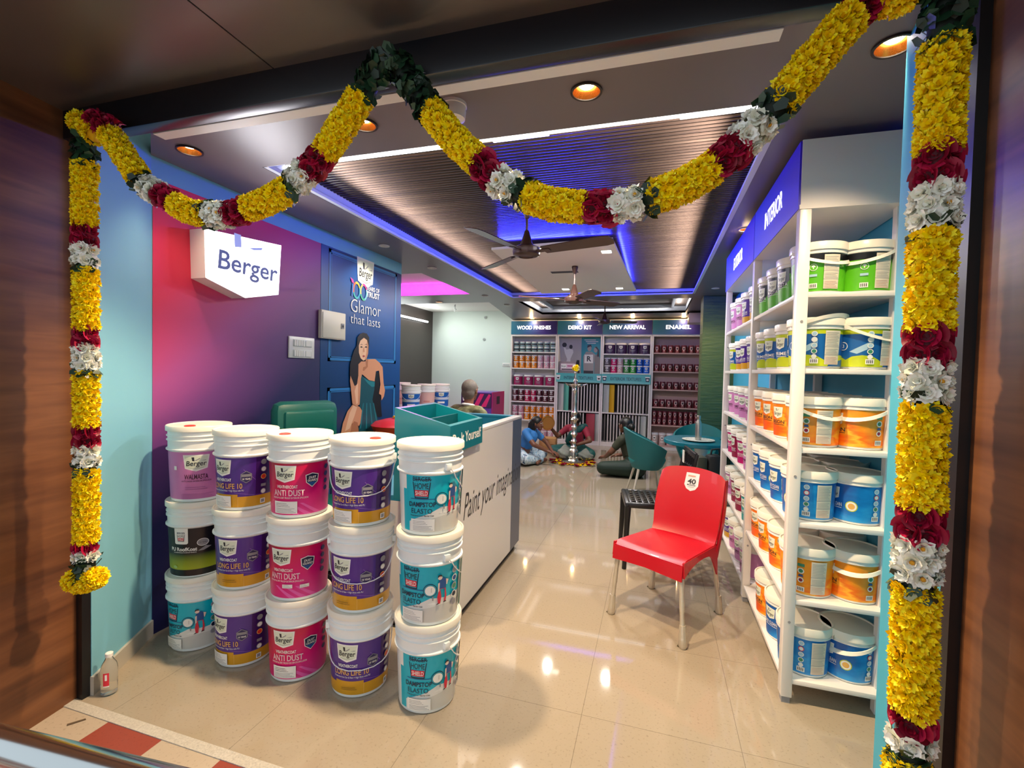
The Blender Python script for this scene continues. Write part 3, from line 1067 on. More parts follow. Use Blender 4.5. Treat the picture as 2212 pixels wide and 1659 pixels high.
panel_ink = mat('panel_cream_print', '#dcd3c0', 0.4)


def art_pail(p, k):
    full = .36
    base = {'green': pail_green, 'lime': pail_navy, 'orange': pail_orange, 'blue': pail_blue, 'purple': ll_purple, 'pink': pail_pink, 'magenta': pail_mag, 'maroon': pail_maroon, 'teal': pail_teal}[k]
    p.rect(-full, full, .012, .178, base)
    tx = print_white
    word = None
    if k == 'green':
        p.rect(-full, full, .148, .178, rk_black)
        p.poly([(-.10, .06), (-.10, .178), (.055, .178), (.055, .115), (.03, .09), (-.04, .07)], rk_black)
        word = ('MASTA', .088)
    if k == 'lime':
        p.rect(-full, full, .158, .178, pail_lime)
        p.poly([(.10, .08), (.19, .13), (.19, .10), (.13, .07)], pail_pale)
        for c in (-.15, 0.02, .15, .30):
            p.poly([(c - .09, .012), (c - .07, .04), (c - .04, .058), (c, .064), (c + .04, .058), (c + .07, .04), (c + .09, .012)], pail_lime)
        p.poly([(.235, .012), (.36, .012), (.36, .05), (.245, .03)], pail_navy)
        word = ('PRIME', .072)
        p.disc(.075, .105, .019, print_white)
        p.disc(.075, .105, .016, pail_navy)
        p.text('3', .075, .098, .022, print_white)
    if k == 'orange':
        word, tx = ('BISON', .078), print_dark
    if k == 'blue':
        word = ('EASY CLEAN', .075)
        p.disc(.083, .082, .024, pail_lime)
        p.disc(.083, .082, .0205, print_white)
        p.disc(.083, .082, .0135, print_gold)
    if k == 'purple':
        p.rect(-full, full, .012, .055, ll_gold)
        word = ('LONG LIFE', .075)
    if k in ('pink', 'magenta', 'maroon', 'teal'):
        word = {'pink': ('WALMASTA', .07), 'magenta': ('ANTI DUST', .07), 'maroon': ('ANTI DUST', .07), 'teal': ('DAMPSTOP', .07)}[k]
        tx = mat('plum_ink', '#4a1230', .4) if k == 'pink' else print_white
    p.shield(0, .132, .072, .06, word=False)
    fit(p, 'Berger', 0, .120, .026, .054, print_dark, bold=.008, shear=.12)
    p.poly([(-.010, .154), (-.004, .154), (-.004, .142), (-.008, .142)], print_dark)
    p.poly([(-.004, .142), (.011, .152), (.010, .147), (.001, .142)], print_grey)
    fit(p, word[0], .004, word[1], .024, .082, tx, bold=.012)
    p.rect(-.03, .045, word[1] - .008, word[1] - .0055, tx)
    # icons, bar code, text panel round the side
    if k in ('orange', 'lime', 'blue', 'green'):
        u = .178
        if k == 'green':
            p.disc(u, .118, .016, print_white)
            p.disc(u, .118, .0135, pail_green)
            p.poly([(u - .002, .110), (u + .002, .110), (u + .002, .118), (u + .008, .119), (u + .006, .125), (u, .128), (u - .006, .125), (u - .008, .119), (u - .002, .118)], print_white)
            p.rect(u - .015, u + .015, .076, .087, pail_pale)
        elif k == 'orange':
            p.rect(u - .014, u + .014, .140, .154, mat('icon_green', '#3d8a6a', .4))
            p.disc(u, .120, .0135, print_white)
            p.disc(u, .120, .009, mat('icon_green', '#3d8a6a', .4))
            p.poly([(u - .011, .093), (u + .011, .093), (u + .007, .103), (u - .007, .103)], blue_ink)
            p.disc(u, .077, .0125, print_white)
            p.disc(u, .077, .008, pail_maroon)
        else:
            for i in range(4):
                p.disc(u, .158 - i * .0262, .0115, print_white if (i != 1 or k == 'lime') else red_ink)
                p.disc(u, .158 - i * .0262, .0085, (pail_pale, print_white, pail_pale, mat('icon_green', '#3d8a6a', .4))[i])
            p.disc(u, .056, .010, print_white)
        p.rect(u - .016, u + .016, .024, .046, print_white)
        for i in range(4):
            p.rect(u - .012 + i * .0066, u - .009 + i * .0066, .028, .042, print_dark)
        p.rect(.218, .282, .02, .172, panel_ink)
        p.rect(.218, .282, .098, .1, print_grey)
        p.rect(.218, .282, .062, .064, print_grey)
        p.lines(.222, .278, .104, .168, 9, print_grey, .22)
        p.lines(.222, .278, .068, .094, 4, print_grey, .22)
        p.lines(.222, .278, .024, .058, 5, mat('faint_red', '#c98d7d', .4), .22)


def pail_proto(k):
    b = MB().lathe([(.096, 0), (.1015, .004), (.102, .010), (prad(.178), .178), (.1155, .180), (.1155, .186), (.1135, .188), (.1135, .205)], white_plastic, 44)
    l = MB().lathe([(.1145, .196), (.1195, .197), (.1195, .228), (.117, .232), (.112, .232), (.109, .227), (.0001, .227)], lid_plastic, 44, cap0=False, cap1=False)
    pr = Print(wrap(prad), 0.011)
    art_pail(pr, k)
    return b.mesh('pail_body', 40), l.mesh('pail_lid', 40), pr.mb.mesh('pail_label', 0)


def strap_mesh(tilt):
    """flat moulded strap from lug to lug, swung to the given angle above level"""
    mb = MB()
    n = 20
    vs_ = []
    for i in range(n + 1):
        a = PI * i / n
        rr = .127
        x, y = -rr * math.cos(a), -rr * 1.02 * math.sin(a)
        for dz, dr in ((-.009, 0), (.009, 0), (.009, .003), (-.009, .003)):
            s_ = 1 + dr / rr
            yy = y * s_
            zz = dz
            vs_.append((x * s_, yy * math.cos(R(tilt)) - zz * math.sin(R(tilt)) * math.sin(a), .196 + (-yy) * math.sin(R(tilt)) + zz * math.cos(R(tilt))))
    fs = []
    for i in range(n):
        for j in range(4):
            fs.append((i * 4 + j, i * 4 + (j + 1) % 4, (i + 1) * 4 + (j + 1) % 4, (i + 1) * 4 + j))
    mb.add(vs_, fs, lid_plastic)
    return mb.mesh('strap')


PAIL = {k: pail_proto(k) for k in ('green', 'lime', 'orange', 'blue', 'purple', 'pink', 'magenta', 'maroon', 'teal')}
STRAP = {t: strap_mesh(t) for t in (-28, 4, 20)}


def pail(x, y, z, k, face, label, group, strap=None):
    t = thing('paint_pail', label, 'pail', (x, y, z), 0, group)
    b, l, a = PAIL[k]
    link('body', b, t)
    link('lid', l, t)
    link('printed_label', a, t, rz=R(face))
    if strap:
        link('handle', STRAP[strap[0]], t, rz=R(strap[1]))
    return t


# ------------------------------------------------------------------ display shelving on the right-hand wall
LEVELS = [1.880, 1.540, 1.180, 0.840, 0.485, 0.115]
LV = ['top', 'second', 'third', 'fourth', 'fifth', 'bottom']
sign_blue = ramp_mat('sign_blue', (0, -0.8, 0.0, 0.85), [(0.0, '#1b45d0'), (0.5, '#2424c8'), (1.0, '#3414c4')], rough=0.3)
sign_emit = mat('sign_letters', '#ffffff', 0.5, emit=1.3)


def shelf_bay(y0, y1, text, label, near):
    t = thing('display_shelf', label, 'shelf', (0.6, y0, 0), 0, 'right-hand display shelves')
    D = y1 - y0
    for nm, ya in ((0, 0.0), (1, D - 0.05)):
        if nm == 1 and near:
            continue
        mb = MB()
        mb.box(0.0, 0.046, ya, ya + 0.055, 0.03, 2.25, shelf_white, bev=.003)
        mb.box(0.006, 0.04, ya + 0.006, ya + 0.05, 0.0, 0.03, print_grey)
        for z in (0.38, 1.05, 1.75):
            mb.lathe([(.006, 0), (.006, .002)], print_grey, 12, Matrix.Translation((0.023, ya, z)) @ Matrix.Rotation(R(90), 4, 'X'))
        mb.build('post', t)
        mb = MB()
        mb.box(0.385, 0.425, ya + .05, ya + 0.09, 0.0, 2.25, white_metal)
        mb.build('rear_post', t)
    for z in LEVELS:
        MB().box(0.006, 0.43, 0.004, D - 0.004, z - 0.022, z, shelf_white, bev=.002).build('shelf_board', t)
    hd = MB()
    hd.box(-0.004, 0.43, -0.002, D, 2.25, 2.27, shelf_white)
    hd.box(0.0, 0.43, -0.002, 0.018, 2.27, 2.555, shelf_white)
    hd.box(0.0, 0.43, D - 0.016, D, 2.27, 2.555, shelf_white)
    hd.box(0.0, 0.43, 0.018, D - 0.016, 2.54, 2.555, shelf_white)
    hd.build('header_box', t)
    sg = MB().box(-0.008, 0.0, 0.004, D - 0.004, 2.252, 2.552, sign_blue).build('header_sign', t)
    pr = Print(lambda u, v, o: (-0.0085 - o, D / 2 - u, 2.405 + v))
    fit(pr, text, 0, -.045, .13, .40, sign_emit, bold=.018)
    pr.mb.build('lettering', sg, 0)
    return t


shelf_bay(2.40, 3.395, 'INTERIOR', 'white display shelf with a lit INTERIOR sign, nearest the doorway', True)
shelf_bay(3.40, 4.66, 'EXTERIOR', 'white display shelf with a lit EXTERIOR sign, beyond the INTERIOR one', False)

ROWS = [('green', -118, -112), ('lime', -110, -98), ('orange', -122, -70), ('blue', -112, -72), ('orange', -120, -72), ('blue', -112, -66)]
CN = {'green': 'green and black', 'lime': 'blue and lime', 'orange': 'orange', 'blue': 'blue', 'purple': 'purple and gold', 'pink': 'pink', 'magenta': 'magenta', 'maroon': 'maroon', 'teal': 'teal'}
YS = [2.545, 2.80, 3.05, 3.285]
PLACE = ['nearest the doorway', 'second from the doorway', 'third from the doorway', 'fourth from the doorway']
GI = 'pails on the INTERIOR shelves'
for r_, (k, fl_, fr_) in enumerate(ROWS):
    for j, yy in enumerate(YS):
        for c_, xx in enumerate((0.722, 0.912)):
            kk = k
            if r_ == 5:
                if j == 2 and c_ == 0:
                    kk = 'orange'
                if j == 3 or (c_ == 1 and j > 0):
                    continue
            if r_ in (4,) and j == 3 and c_ == 1:
                continue
            yj = yy + (0.0 if c_ == 0 else .01) + random.uniform(-.006, .006)
            xj = xx + random.uniform(-.004, .004) + (0.03 if c_ and j else 0)
            if c_ == 0:
                face = fl_ if j == 0 else -72 + random.uniform(-8, 8)
            else:
                face = fr_ + random.uniform(-3, 3)
            st = None
            if j == 0 and c_ == 0:
                st = {0: (-28, 20), 1: (20, 40), 2: (-28, 30), 4: (4, 150), 5: (4, 140)}.get(r_)
            elif j == 0 and c_ == 1:
                st = {0: (-28, -40), 1: (-28, 40), 2: (-28, -35), 4: (-28, -20), 5: (-28, -50)}.get(r_)
            elif r_ == 3 and c_ == 1 and j == 1:
                st = (20, 60)
            side = ('on the aisle side', 'on the wall side')[c_]
            pail(xj, yj, LEVELS[r_], kk, face, '%s pail on the %s INTERIOR shelf, %s, %s' % (CN[kk], LV[r_], ('aisle side', 'wall side')[c_], PLACE[j]), GI, st)
EX = [['purple', 'purple', 'pink', 'pink'], ['purple', 'purple', 'purple', 'lime'], ['pink', 'pink', 'pink', 'pink'], ['pink', 'magenta', 'magenta', 'pink'], ['teal', 'maroon', 'maroon', 'pink'], ['pink', 'pink', 'pink', 'purple']]
for r_, row in enumerate(EX):
    for j, k in enumerate(row):
        if r_ == 3:
            k = ['pink', 'magenta', 'maroon', 'magenta'][j]
        pail(0.722 + random.uniform(-.005, .005), 3.60 + j * .262, LEVELS[r_], k, -70 + random.uniform(-9, 9),
             '%s pail on the %s EXTERIOR shelf, %s past the middle post' % (CN[k], LV[r_], ORD[j]), 'pails on the EXTERIOR shelves')

# ------------------------------------------------------------------ bookcases along the rear wall
YB = 9.70
head_m = ramp_mat('rear_sign_blue', (0.95, 0, 0.0, 0.0), [(0.0, '#2d7a96'), (0.35, '#2c4f8e'), (0.7, '#3b3187'), (1.0, '#2c2068')], rough=0.35)
teal_print = mat('teal_print', '#4fb3b4', 0.4)
pinkish = mat('bookcase_mauve', '#c9a49a', 0.5)


def tin_mesh(r, h, col, lid, logo=print_white, cap=0.16, art='logo'):
    mb = MB()
    lab = mat('tin_' + col, col, 0.35)
    mb.lathe([(r * .97, 0), (r, .004), (r, h * (1 - cap)), (r * 1.04, h * (1 - cap)), (r * 1.04, h * .97), (r * .98, h), (r * .9, h - .004), (.0001, h - .004)], lab, 20,
             mats=[lab, lab, lab, lid, lid, lid, lid], cap1=False)

    def fn(u, v, off):
        a = u / r
        return ((r + off) * math.sin(a), -(r + off) * math.cos(a), v)
    p = Print(fn, 0.012)
    if art == 'logo':
        p.poly([(-r * .42, h * .76), (-r * .36, h * .5), (0, h * .42), (r * .36, h * .5), (r * .42, h * .76)], logo)
        p.rect(-r * .25, r * .25, h * .56, h * .64, print_dark)
        p.rect(-r * .5, r * .5, h * .24, h * .32, logo)
    elif art == 'enamel':
        p.poly([(-r * .5, h * .8), (-r * .55, h * .45), (-r * .2, h * .3), (-r * .5, h * .1), (r * .5, h * .1), (r * .2, h * .3), (r * .55, h * .45), (r * .5, h * .8)], mat('enamel_print', '#c9a49c', .4))
        p.disc(0, h * .56, r * .3, print_dark, ry=h * .12)
        p.rect(-r * .4, r * .4, h * .14, h * .22, mat('enamel_red', '#9c2a34', .4))
    elif art == 'bands':
        p.rect(-r * 1.4, r * 1.4, h * .34, h * .62, print_dark)
        p.rect(-r * 1.4, r * 1.4, h * .08, h * .16, print_navy)
    elif art == 'big':
        p.poly([(-r * .34, h * .74), (-r * .3, h * .52), (0, h * .46), (r * .3, h * .52), (r * .34, h * .74)], logo)
        p.rect(-r * .2, r * .2, h * .58, h * .64, print_dark)
        p.rect(-r * .5, r * .5, h * .3, h * .37, print_grey)
        p.rect(-r * .4, r * .4, h * .18, h * .22, print_grey)
    mb.v, mb.f, mb.m = mb.v, mb.f, mb.m
    k = len(mb.v)
    for m in p.mb.mats:
        mb.mi(m)
    mb.v += p.mb.v
    mb.f += [tuple(k + a for a in f) for f in p.mb.f]
    mb.m += [mb.mi(p.mb.mats[i]) for i in p.mb.m]
    return mb.mesh('tin')


_TIN = {}


def tin(x, y, z, r, h, col, lid, label, group, art='logo'):
    key = (r, h, col, lid.name, art)
    if key not in _TIN:
        _TIN[key] = tin_mesh(r, h, col, lid, art=art)
    o = bpy.data.objects.new('paint_tin', _TIN[key])
    COL.objects.link(o)
    o.location = (x, y, z)
    o.rotation_euler = (0, 0, R(random.uniform(-8, 8)))
    return tag(o, label, 'tin', group)


def bookcase(x0, x1, text, boards, label, back=shelf_white, hz=(2.275, 2.555), inset=0.0):
    t = thing('bookcase', label, 'bookcase', (x0, YB, 0), 0, 'bookcases along the rear wall')
    D = x1 - x0
    for xa in (0.0, D - 0.03):
        MB().box(xa, xa + 0.03, 0, 0.29, 0, 2.575, shelf_white).build('side_panel', t)
    MB().box(0.03, D - 0.03, 0.275, 0.29, 0, 2.575, back).build('back_panel', t)
    MB().box(0.03, D - 0.03, 0.01, 0.275, 0, 0.06, shelf_white).build('plinth', t)
    MB().box(0.03, D - 0.03, 0, 0.275, 2.555, 2.575, shelf_white).build('top_board', t)
    for z in boards:
        MB().box(0.03, D - 0.03, 0.004, 0.275, z - 0.024, z, shelf_white if back is shelf_white else pinkish).build('shelf_board', t)
    hd = MB().box(0.004, D - 0.004, -0.012, 0.004, hz[0], hz[1], head_m).build('header_sign', t)
    pr = Print(lambda u, v, o: (D / 2 + u, -0.0125 - o, (hz[0] + hz[1]) / 2 + v))
    fit(pr, text, 0, -.036, .11, {'WOOD FINISHES': .74, 'DEMO KIT': .48, 'NEW ARRIVAL': .70, 'ENAMEL': .46}[text], sign_emit, bold=.02)
    pr.mb.build('lettering', hd, 0)
    MB().box(0.03, D - 0.03, 0.0, 0.02, 2.235, 2.275, shelf_white).build('rail', t)
    return t


bookcase(-2.985, -1.975, 'WOOD FINISHES', [1.905, 1.560, 1.195, 0.845, 0.455, 0.085], 'white bookcase of tins under the WOOD FINISHES sign')
bookcase(-1.970, -1.040, 'DEMO KIT', [1.470, 0.690, 0.085], 'white bookcase with posters and panels under the DEMO KIT sign')
bookcase(-1.035, -0.070, 'NEW ARRIVAL', [1.885, 1.500, 0.690, 0.085], 'white bookcase under the NEW ARRIVAL sign')
bookcase(-0.065, 0.885, 'ENAMEL', [1.915, 1.550, 1.195, 0.845, 0.490, 0.085], 'mauve-backed bookcase of dark red tins under the ENAMEL sign', back=pinkish)

lid_w = mat('tin_lid_white', '#e8e4e2', 0.35)
lid_r = mat('tin_lid_red', '#6e2230', 0.3)
GW = 'tins on the WOOD FINISHES bookcase'


def tier(x0, x1, n, z, r, h, cols, where, group, lid=lid_w, art='logo', names=None, y=YB + .10):
    for i in range(n):
        x = x0 + (x1 - x0) * (i + .5) / n + random.uniform(-.004, .004)
        c, nm = cols(i)
        tin(x, y, z, r, h, c, lid, '%s tin, %s along %s' % (nm, ORD[i], where), group, art)


A, B_ = -2.95, -2.01
silver = lambda i: ('#8fb0b2', 'silver and black')
tier(A, B_, 7, 1.905, .056, .108, silver, 'the lower tier of the top WOOD FINISHES shelf', GW, art='bands')
tier(A, B_, 7, 2.014, .056, .108, silver, 'the upper tier of the top WOOD FINISHES shelf', GW, art='bands')
op = lambda i: (('#e0861a', 'orange') if i < 4 else ('#cf9aa8', 'pale pink'))
po = lambda i: (('#c98a9c', 'pale pink') if i < 2 else ('#e0861a', 'orange'))
rd = lambda i: [('#5a1526', 'maroon'), ('#5a1526', 'maroon'), ('#b51a4e', 'crimson'), ('#b51a4e', 'crimson'), ('#4e1522', 'maroon'), ('#4e1522', 'maroon'), ('#43131f', 'maroon')][i]
for z0, h, cols, nm in ((1.560, .137, op, 'second'), (0.845, .128, rd, 'fourth'), (0.455, .150, po, 'fifth')):
    tier(A, B_, 7, z0, .060, h, cols, 'the lower tier of the %s WOOD FINISHES shelf' % nm, GW)
    tier(A, B_, 7, z0 + h + .001, .060, h, cols, 'the upper tier of the %s WOOD FINISHES shelf' % nm, GW)
tier(A, B_, 4, 1.195, .098, .215, lambda i: ('#9c2458', 'large plum'), 'the third WOOD FINISHES shelf', GW, art='big')
for k in (0, 1):
    tier(-2.45, -2.01, 3, .085 + k * .145, .066, .144, lambda i: (('#b01f4a', 'crimson'), ('#cf9aa8', 'pale pink'), ('#cf9aa8', 'pale pink'))[i], 'the %s tier of the bottom WOOD FINISHES shelf' % ('lower', 'upper')[k], GW)

GN = 'tins on the NEW ARRIVAL bookcase'
tier(-1.0, -0.10, 4, 1.885, .104, .215, lambda i: ('#3d2350', 'large dark purple'), 'the top NEW ARRIVAL shelf', GN, art='big')
na = lambda i: [('#6a6266', 'grey'), ('#d0246e', 'pink'), ('#c9a5a8', 'pale pink'), ('#3c8a46', 'green'), ('#2f9a3c', 'green'), ('#1559c0', 'blue'), ('#1a66d0', 'blue')][i]
for k in (0, 1):
    tier(-1.0, -0.10, 7, 1.500 + k * .151, .062, .150, na, 'the %s tier of the second NEW ARRIVAL shelf' % ('lower', 'upper')[k], GN)
GE = 'tins on the ENAMEL bookcase'
dk = lambda i: ('#5e1620', 'dark red')
for z, nm in ((1.915, 'top'), (1.550, 'second'), (1.195, 'third'), (0.845, 'fourth')):
    tier(-0.03, 0.85, 7, z, .052, .150, dk, 'the %s ENAMEL shelf' % nm, GE, lid=lid_r, art='enamel')
for k in (0, 1):
    tier(-0.03, 0.85, 9, .490 + k * .136, .045, .135, dk, 'the %s tier of the fifth ENAMEL shelf' % ('lower', 'upper')[k], GE, lid=lid_r, art='enamel')
tier(-0.03, 0.40, 3, .085, .066, .24, lambda i: ('#cdb6ae', 'pale pink'), 'the bottom ENAMEL shelf', GE)

# posters of the demo bay
ps = thing('poster', 'pale grey poster of a person lifting a pan, under DEMO KIT', 'poster', (-1.94, YB + .262, 1.47), 0, 'posters under DEMO KIT')
MB().box(0, .44, 0, .008, 0, .76, mat('poster_grey', '#bcb7b3', .4)).build('sheet', ps)
pr = Print(lambda u, v, o: (u, -o, v))
pr.poly([(.10, .16), (.22, .16), (.21, .30), (.27, .44), (.26, .50), (.20, .52), (.12, .50), (.07, .58), (.05, .58), (.09, .42), (.14, .30)], print_white)
pr.disc(.215, .56, .036, print_dark, ry=.045)
pr.disc(.075, .60, .05, print_dark)
pr.rect(.10, .22, .13, .18, print_dark)
pr.mb.build('printed_figure', ps, 0)
ps = thing('poster', 'teal poster of a couple holding a sheet, under DEMO KIT', 'poster', (-1.50, YB + .262, 1.47), 0, 'posters under DEMO KIT')
MB().box(0, .43, 0, .008, 0, .76, mat('poster_teal', '#1f9aa6', .4)).build('sheet', ps)
pr = Print(lambda u, v, o: (u, -o, v))
pr.poly([(.06, .0), (.27, .0), (.27, .22), (.30, .40), (.22, .46), (.10, .46), (.04, .36)], mat('photo_grey', '#9d9a98', .4))
pr.poly([(.28, .0), (.40, .0), (.40, .30), (.36, .42), (.28, .38)], mat('photo_grey2', '#7f7c7a', .4))
pr.disc(.17, .53, .042, mat('photo_skin', '#a89c94', .4), ry=.06)
pr.poly([(.12, .54), (.13, .60), (.20, .61), (.22, .55), (.19, .575)], print_dark)
pr.disc(.30, .50, .038, mat('photo_skin', '#a89c94', .4), ry=.055)
pr.poly([(.28, .56), (.32, .57), (.37, .50), (.38, .36), (.33, .36), (.34, .50)], print_dark)
pr.rect(.07, .25, .22, .40, print_white)
pr.text('R', .16, .26, .15, print_dark, bold=.03)
pr.rect(.06, .26, .0, .06, print_dark)
for i in range(3):
    pr.rect(.06 + .03 * i, .30 + .05 * (i == 1), .70 - i * .035, .715 - i * .035, print_white)
pr.mb.build('printed_couple', ps, 0)
bx = thing('box', 'mauve carton with a white label standing below the grey poster', 'box', (-1.93, YB + .03, 1.47))
MB().box(0, .36, 0, .18, 0, .24, mat('carton_mauve', '#8d7f85', .5), bev=.004).build('carton', bx)
pr = Print(lambda u, v, o: (u, -o, v))
pr.rect(.04, .34, .06, .20, mat('carton_label', '#e6c9d4', .4))
pr.rect(.05, .16, .10, .19, print_white)
fit(pr, 'Berger', .105, .13, .05, .10, print_dark)
pr.rect(.18, .32, .14, .16, pail_mag)
pr.rect(.06, .32, .07, .09, print_dark)
pr.mb.build('printed_label', bx, 0)
bt = thing('bottle', 'small dark bottle beside the mauve carton', 'bottle', (-1.54, YB + .10, 1.47))
MB().lathe([(.035, 0), (.036, .01), (.036, .16), (.03, .18)], print_dark, 16).build('body', bt)
MB().lathe([(.03, .18), (.03, .27), (.026, .275)], black_metal, 16).build('cap', bt)

# texture racks
for x0, x1, txt, nm in ((-1.968, -1.042, 'INTERIOR TEXTURES', 'INTERIOR'), (-1.033, -0.072, 'EXTERIOR TEXTURES', 'EXTERIOR')):
    D = x1 - x0
    sn = thing('texture_sign', 'teal strip reading %s across its bookcase' % txt, 'sign', (x0, YB - .03, 1.285), 0, 'teal texture signs')
    MB().box(0, D, 0, .03, 0, .185, teal_print).build('board', sn)
    pr = Print(lambda u, v, o: (D / 2 + u, -o, v))
    fit(pr, txt, 0, .065, .085, .60, print_navy, bold=.006)
    for sx in (-.42, .42):
        pr.poly([(sx - .04, .13), (sx - .033, .05), (sx + .033, .05), (sx + .04, .13)], print_white if nm == 'INTERIOR' else print_navy)
        pr.rect(sx - .044, sx + .044, .125, .145, print_white)
        pr.rect(sx - .022, sx + .022, .07, .10, print_dark if nm == 'INTERIOR' else print_white)
    pr.poly([(-D / 2, 0), (D / 2, 0), (D / 2, .03), (0.1, .05), (-D / 2, .03)], mat('teal_print2', '#6fc4c2', .4))
    pr.mb.build('lettering', sn, 0)

pan_w = mat('texture_panel_white', '#d9d2c9', 0.6, bump=.6, bscale=150)
pan_g = mat('texture_panel_grey', '#6f6b66', 0.6, bump=.6, bscale=150)
pan_mint = mat('texture_panel_mint', '#5fb79d', 0.6, bump=.6, bscale=150)
pan_yel = mat('texture_panel_yellow', '#d6a813', 0.6, bump=.6, bscale=150)
pan_pale = mat('texture_panel_pale', '#b9c2ba', 0.6, bump=.4, bscale=150)
pan_red = mat('texture_panel_red', '#a5404c', 0.6, bump=.8, bscale=120)
_pm = {}


def tpanel(x, z, h, m, label, group, ang=0.0, w=.24):
    key = (m.name, h, w)
    if key not in _pm:
        _pm[key] = MB().box(-.012, .012, 0, w, 0, h, m, bev=.002).mesh('sample_board')
    o = bpy.data.objects.new('sample_board', _pm[key])
    COL.objects.link(o)
    o.location = (x, YB + .02, z)
    o.rotation_euler = (0, 0, R(ang))
    tag(o, label, 'panel', group)


for x0, nm, face, cn in ((-1.94, 'INTERIOR', pan_mint, 'mint green'), (-1.005, 'EXTERIOR', pan_yel, 'yellow')):
    gq = 'boards in the %s TEXTURES rack' % nm
    tpanel(x0 + .13, .690, .56, pan_pale, 'pale sample board turned sideways in the upper %s TEXTURES rack' % nm, gq, 62, .13)
    tpanel(x0 + .235, .690, .56, face, '%s sample board turned sideways in the upper %s TEXTURES rack' % (cn, nm), gq, 66, .12)
    for i in range(10):
        tpanel(x0 + .315 + i * .0615, .690, .56, pan_w if i < 9 else pan_g, '%s sample board edge on, %s in the upper %s TEXTURES rack' % ('pale' if i < 9 else 'grey', ORD[i], nm), gq, 8)
    for i in range(9 if nm == 'INTERIOR' else 12):
        tpanel(x0 + .06 + i * .0615, .085, .56, pan_w if i else pan_g, '%s sample board edge on, %s in the lower %s TEXTURES rack' % ('pale' if i else 'grey', ORD[i], nm), gq, 8)
    if nm == 'INTERIOR':
        tpanel(x0 + .79, .085, .56, pan_red, 'red textured sample board turned sideways in the lower INTERIOR TEXTURES rack', gq, 72, .19)
    tpanel(x0 + .87, .085, .56, pan_pale, 'pale sample board turned sideways at the end of the lower %s TEXTURES rack' % nm, gq, 60, .12)
dkb = mat('rack_dark', '#1b1a1c', 0.7)  # dark sheets added behind the sample boards to make the gaps dark
for x0 in (-1.94, -1.005):
    for z in (.69, .085):
        o = tag(MB().box(x0 + .002, x0 + .865, YB + .266, YB + .274, z, z + .57, dkb).build('rack_dark_sheet'), 'flat dark sheet behind the %s sample boards of the %s TEXTURES rack' % ('upper' if z > .5 else 'lower', 'INTERIOR' if x0 < -1.5 else 'EXTERIOR'), 'board')
# ------------------------------------------------------------------ flower garlands
yel = [mat('petal_yellow_%d' % i, c, 0.55, spec=0.2) for i, c in enumerate(('#ffe400', '#fbd400', '#fff02a', '#f2c200'))]
whi = [mat('petal_white_%d' % i, c, 0.55, spec=0.2) for i, c in enumerate(('#f4f3e6', '#e9e9d4', '#fbfaf2'))]
ros = [mat('petal_rose_%d' % i, c, 0.45, spec=0.3) for i, c in enumerate(('#a00f35', '#800c28', '#b01640'))]
lef = [mat('leaf_green_%d' % i, c, 0.4, spec=0.4) for i, c in enumerate(('#1d3a26', '#142a1c', '#2a4a30'))]
pollen = mat('pollen', '#d89a1c', 0.7)
core_y, core_w, core_r, core_g = mat('core_yellow', '#e0b400', .8), mat('core_white', '#c9c9ae', .8), mat('core_rose', '#5a0a1c', .7), mat('core_leaf', '#0e1c12', .7)


def petal(mb, root, d, up, L, w, m, cup=0.25):
    """a petal of five points from root along d, curling towards up"""
    s_ = d.cross(up)
    if s_.length < 1e-5:
        s_ = d.orthogonal()
    s_.normalize()
    a = root - s_ * w * .3
    b = root + s_ * w * .3
    md = root + d * L * .6 + up * L * cup * .35
    c_ = md + d * L * .12 - s_ * w * .55 + up * L * cup * .2
    e = md + d * L * .12 + s_ * w * .55 + up * L * cup * .2
    tip = root + d * L + up * L * cup
    mb.add([a, b, e, tip, c_, md], [(0, 1, 5), (0, 5, 4), (1, 2, 5), (5, 2, 3), (4, 5, 3)], m)


def mum(mb, c, nrm, r, mats, eye=False):
    t1 = nrm.orthogonal().normalized()
    t2 = nrm.cross(t1)
    for k, (n, el, L) in enumerate(((6, 68, .62), (9, 40, .85), (12, 12, 1.0))):
        ph = random.random() * 6
        for j in range(n):
            a = ph + 2 * PI * j / n + random.uniform(-.15, .15)
            e = R(el + random.uniform(-9, 9))
            d = (t1 * math.cos(a) + t2 * math.sin(a)) * math.cos(e) + nrm * math.sin(e)
            petal(mb, c + d * r * .12, d, nrm, r * L * random.uniform(.85, 1.1), r * (.44 if mats is yel else .62), random.choice(mats), .12)
    if eye:
        mb.ball(c + nrm * r * .42, r * .24, r * .24, r * .24, pollen, sub=1)


def rose(mb, c, nrm, r):
    t1 = nrm.orthogonal().normalized()
    t2 = nrm.cross(t1)
    for k in range(10):
        a0 = k * 2.4 + random.random() * .4
        rad = r * (.18 + .085 * k)
        open_ = .15 + .055 * k
        arc = 2.2 - .06 * k
        vs_ = []
        for i in range(6):
            a = a0 + arc * (i / 5 - .5)
            dd = t1 * math.cos(a) + t2 * math.sin(a)
            edge = 1 - .25 * abs(i / 5 - .5) * 2
            for h, f in ((-.35, .75), (.15, 1.0), (.45 * edge, 1.0 + open_)):
                vs_.append(c + dd * rad * f + nrm * r * (h + .25 - .03 * k))
        fs = [(i * 3 + j, i * 3 + j + 1, (i + 1) * 3 + j + 1, (i + 1) * 3 + j) for i in range(5) for j in range(2)]
        mb.add(vs_, fs, random.choice(ros))


def leafy(mb, c, nrm, along, L, w):
    d = (nrm * random.uniform(.25, .6) + along * random.uniform(.6, 1.0) + nrm.cross(along) * random.uniform(-.5, .5)).normalized()
    petal(mb, c, d, nrm, L, w, random.choice(lef), .18)


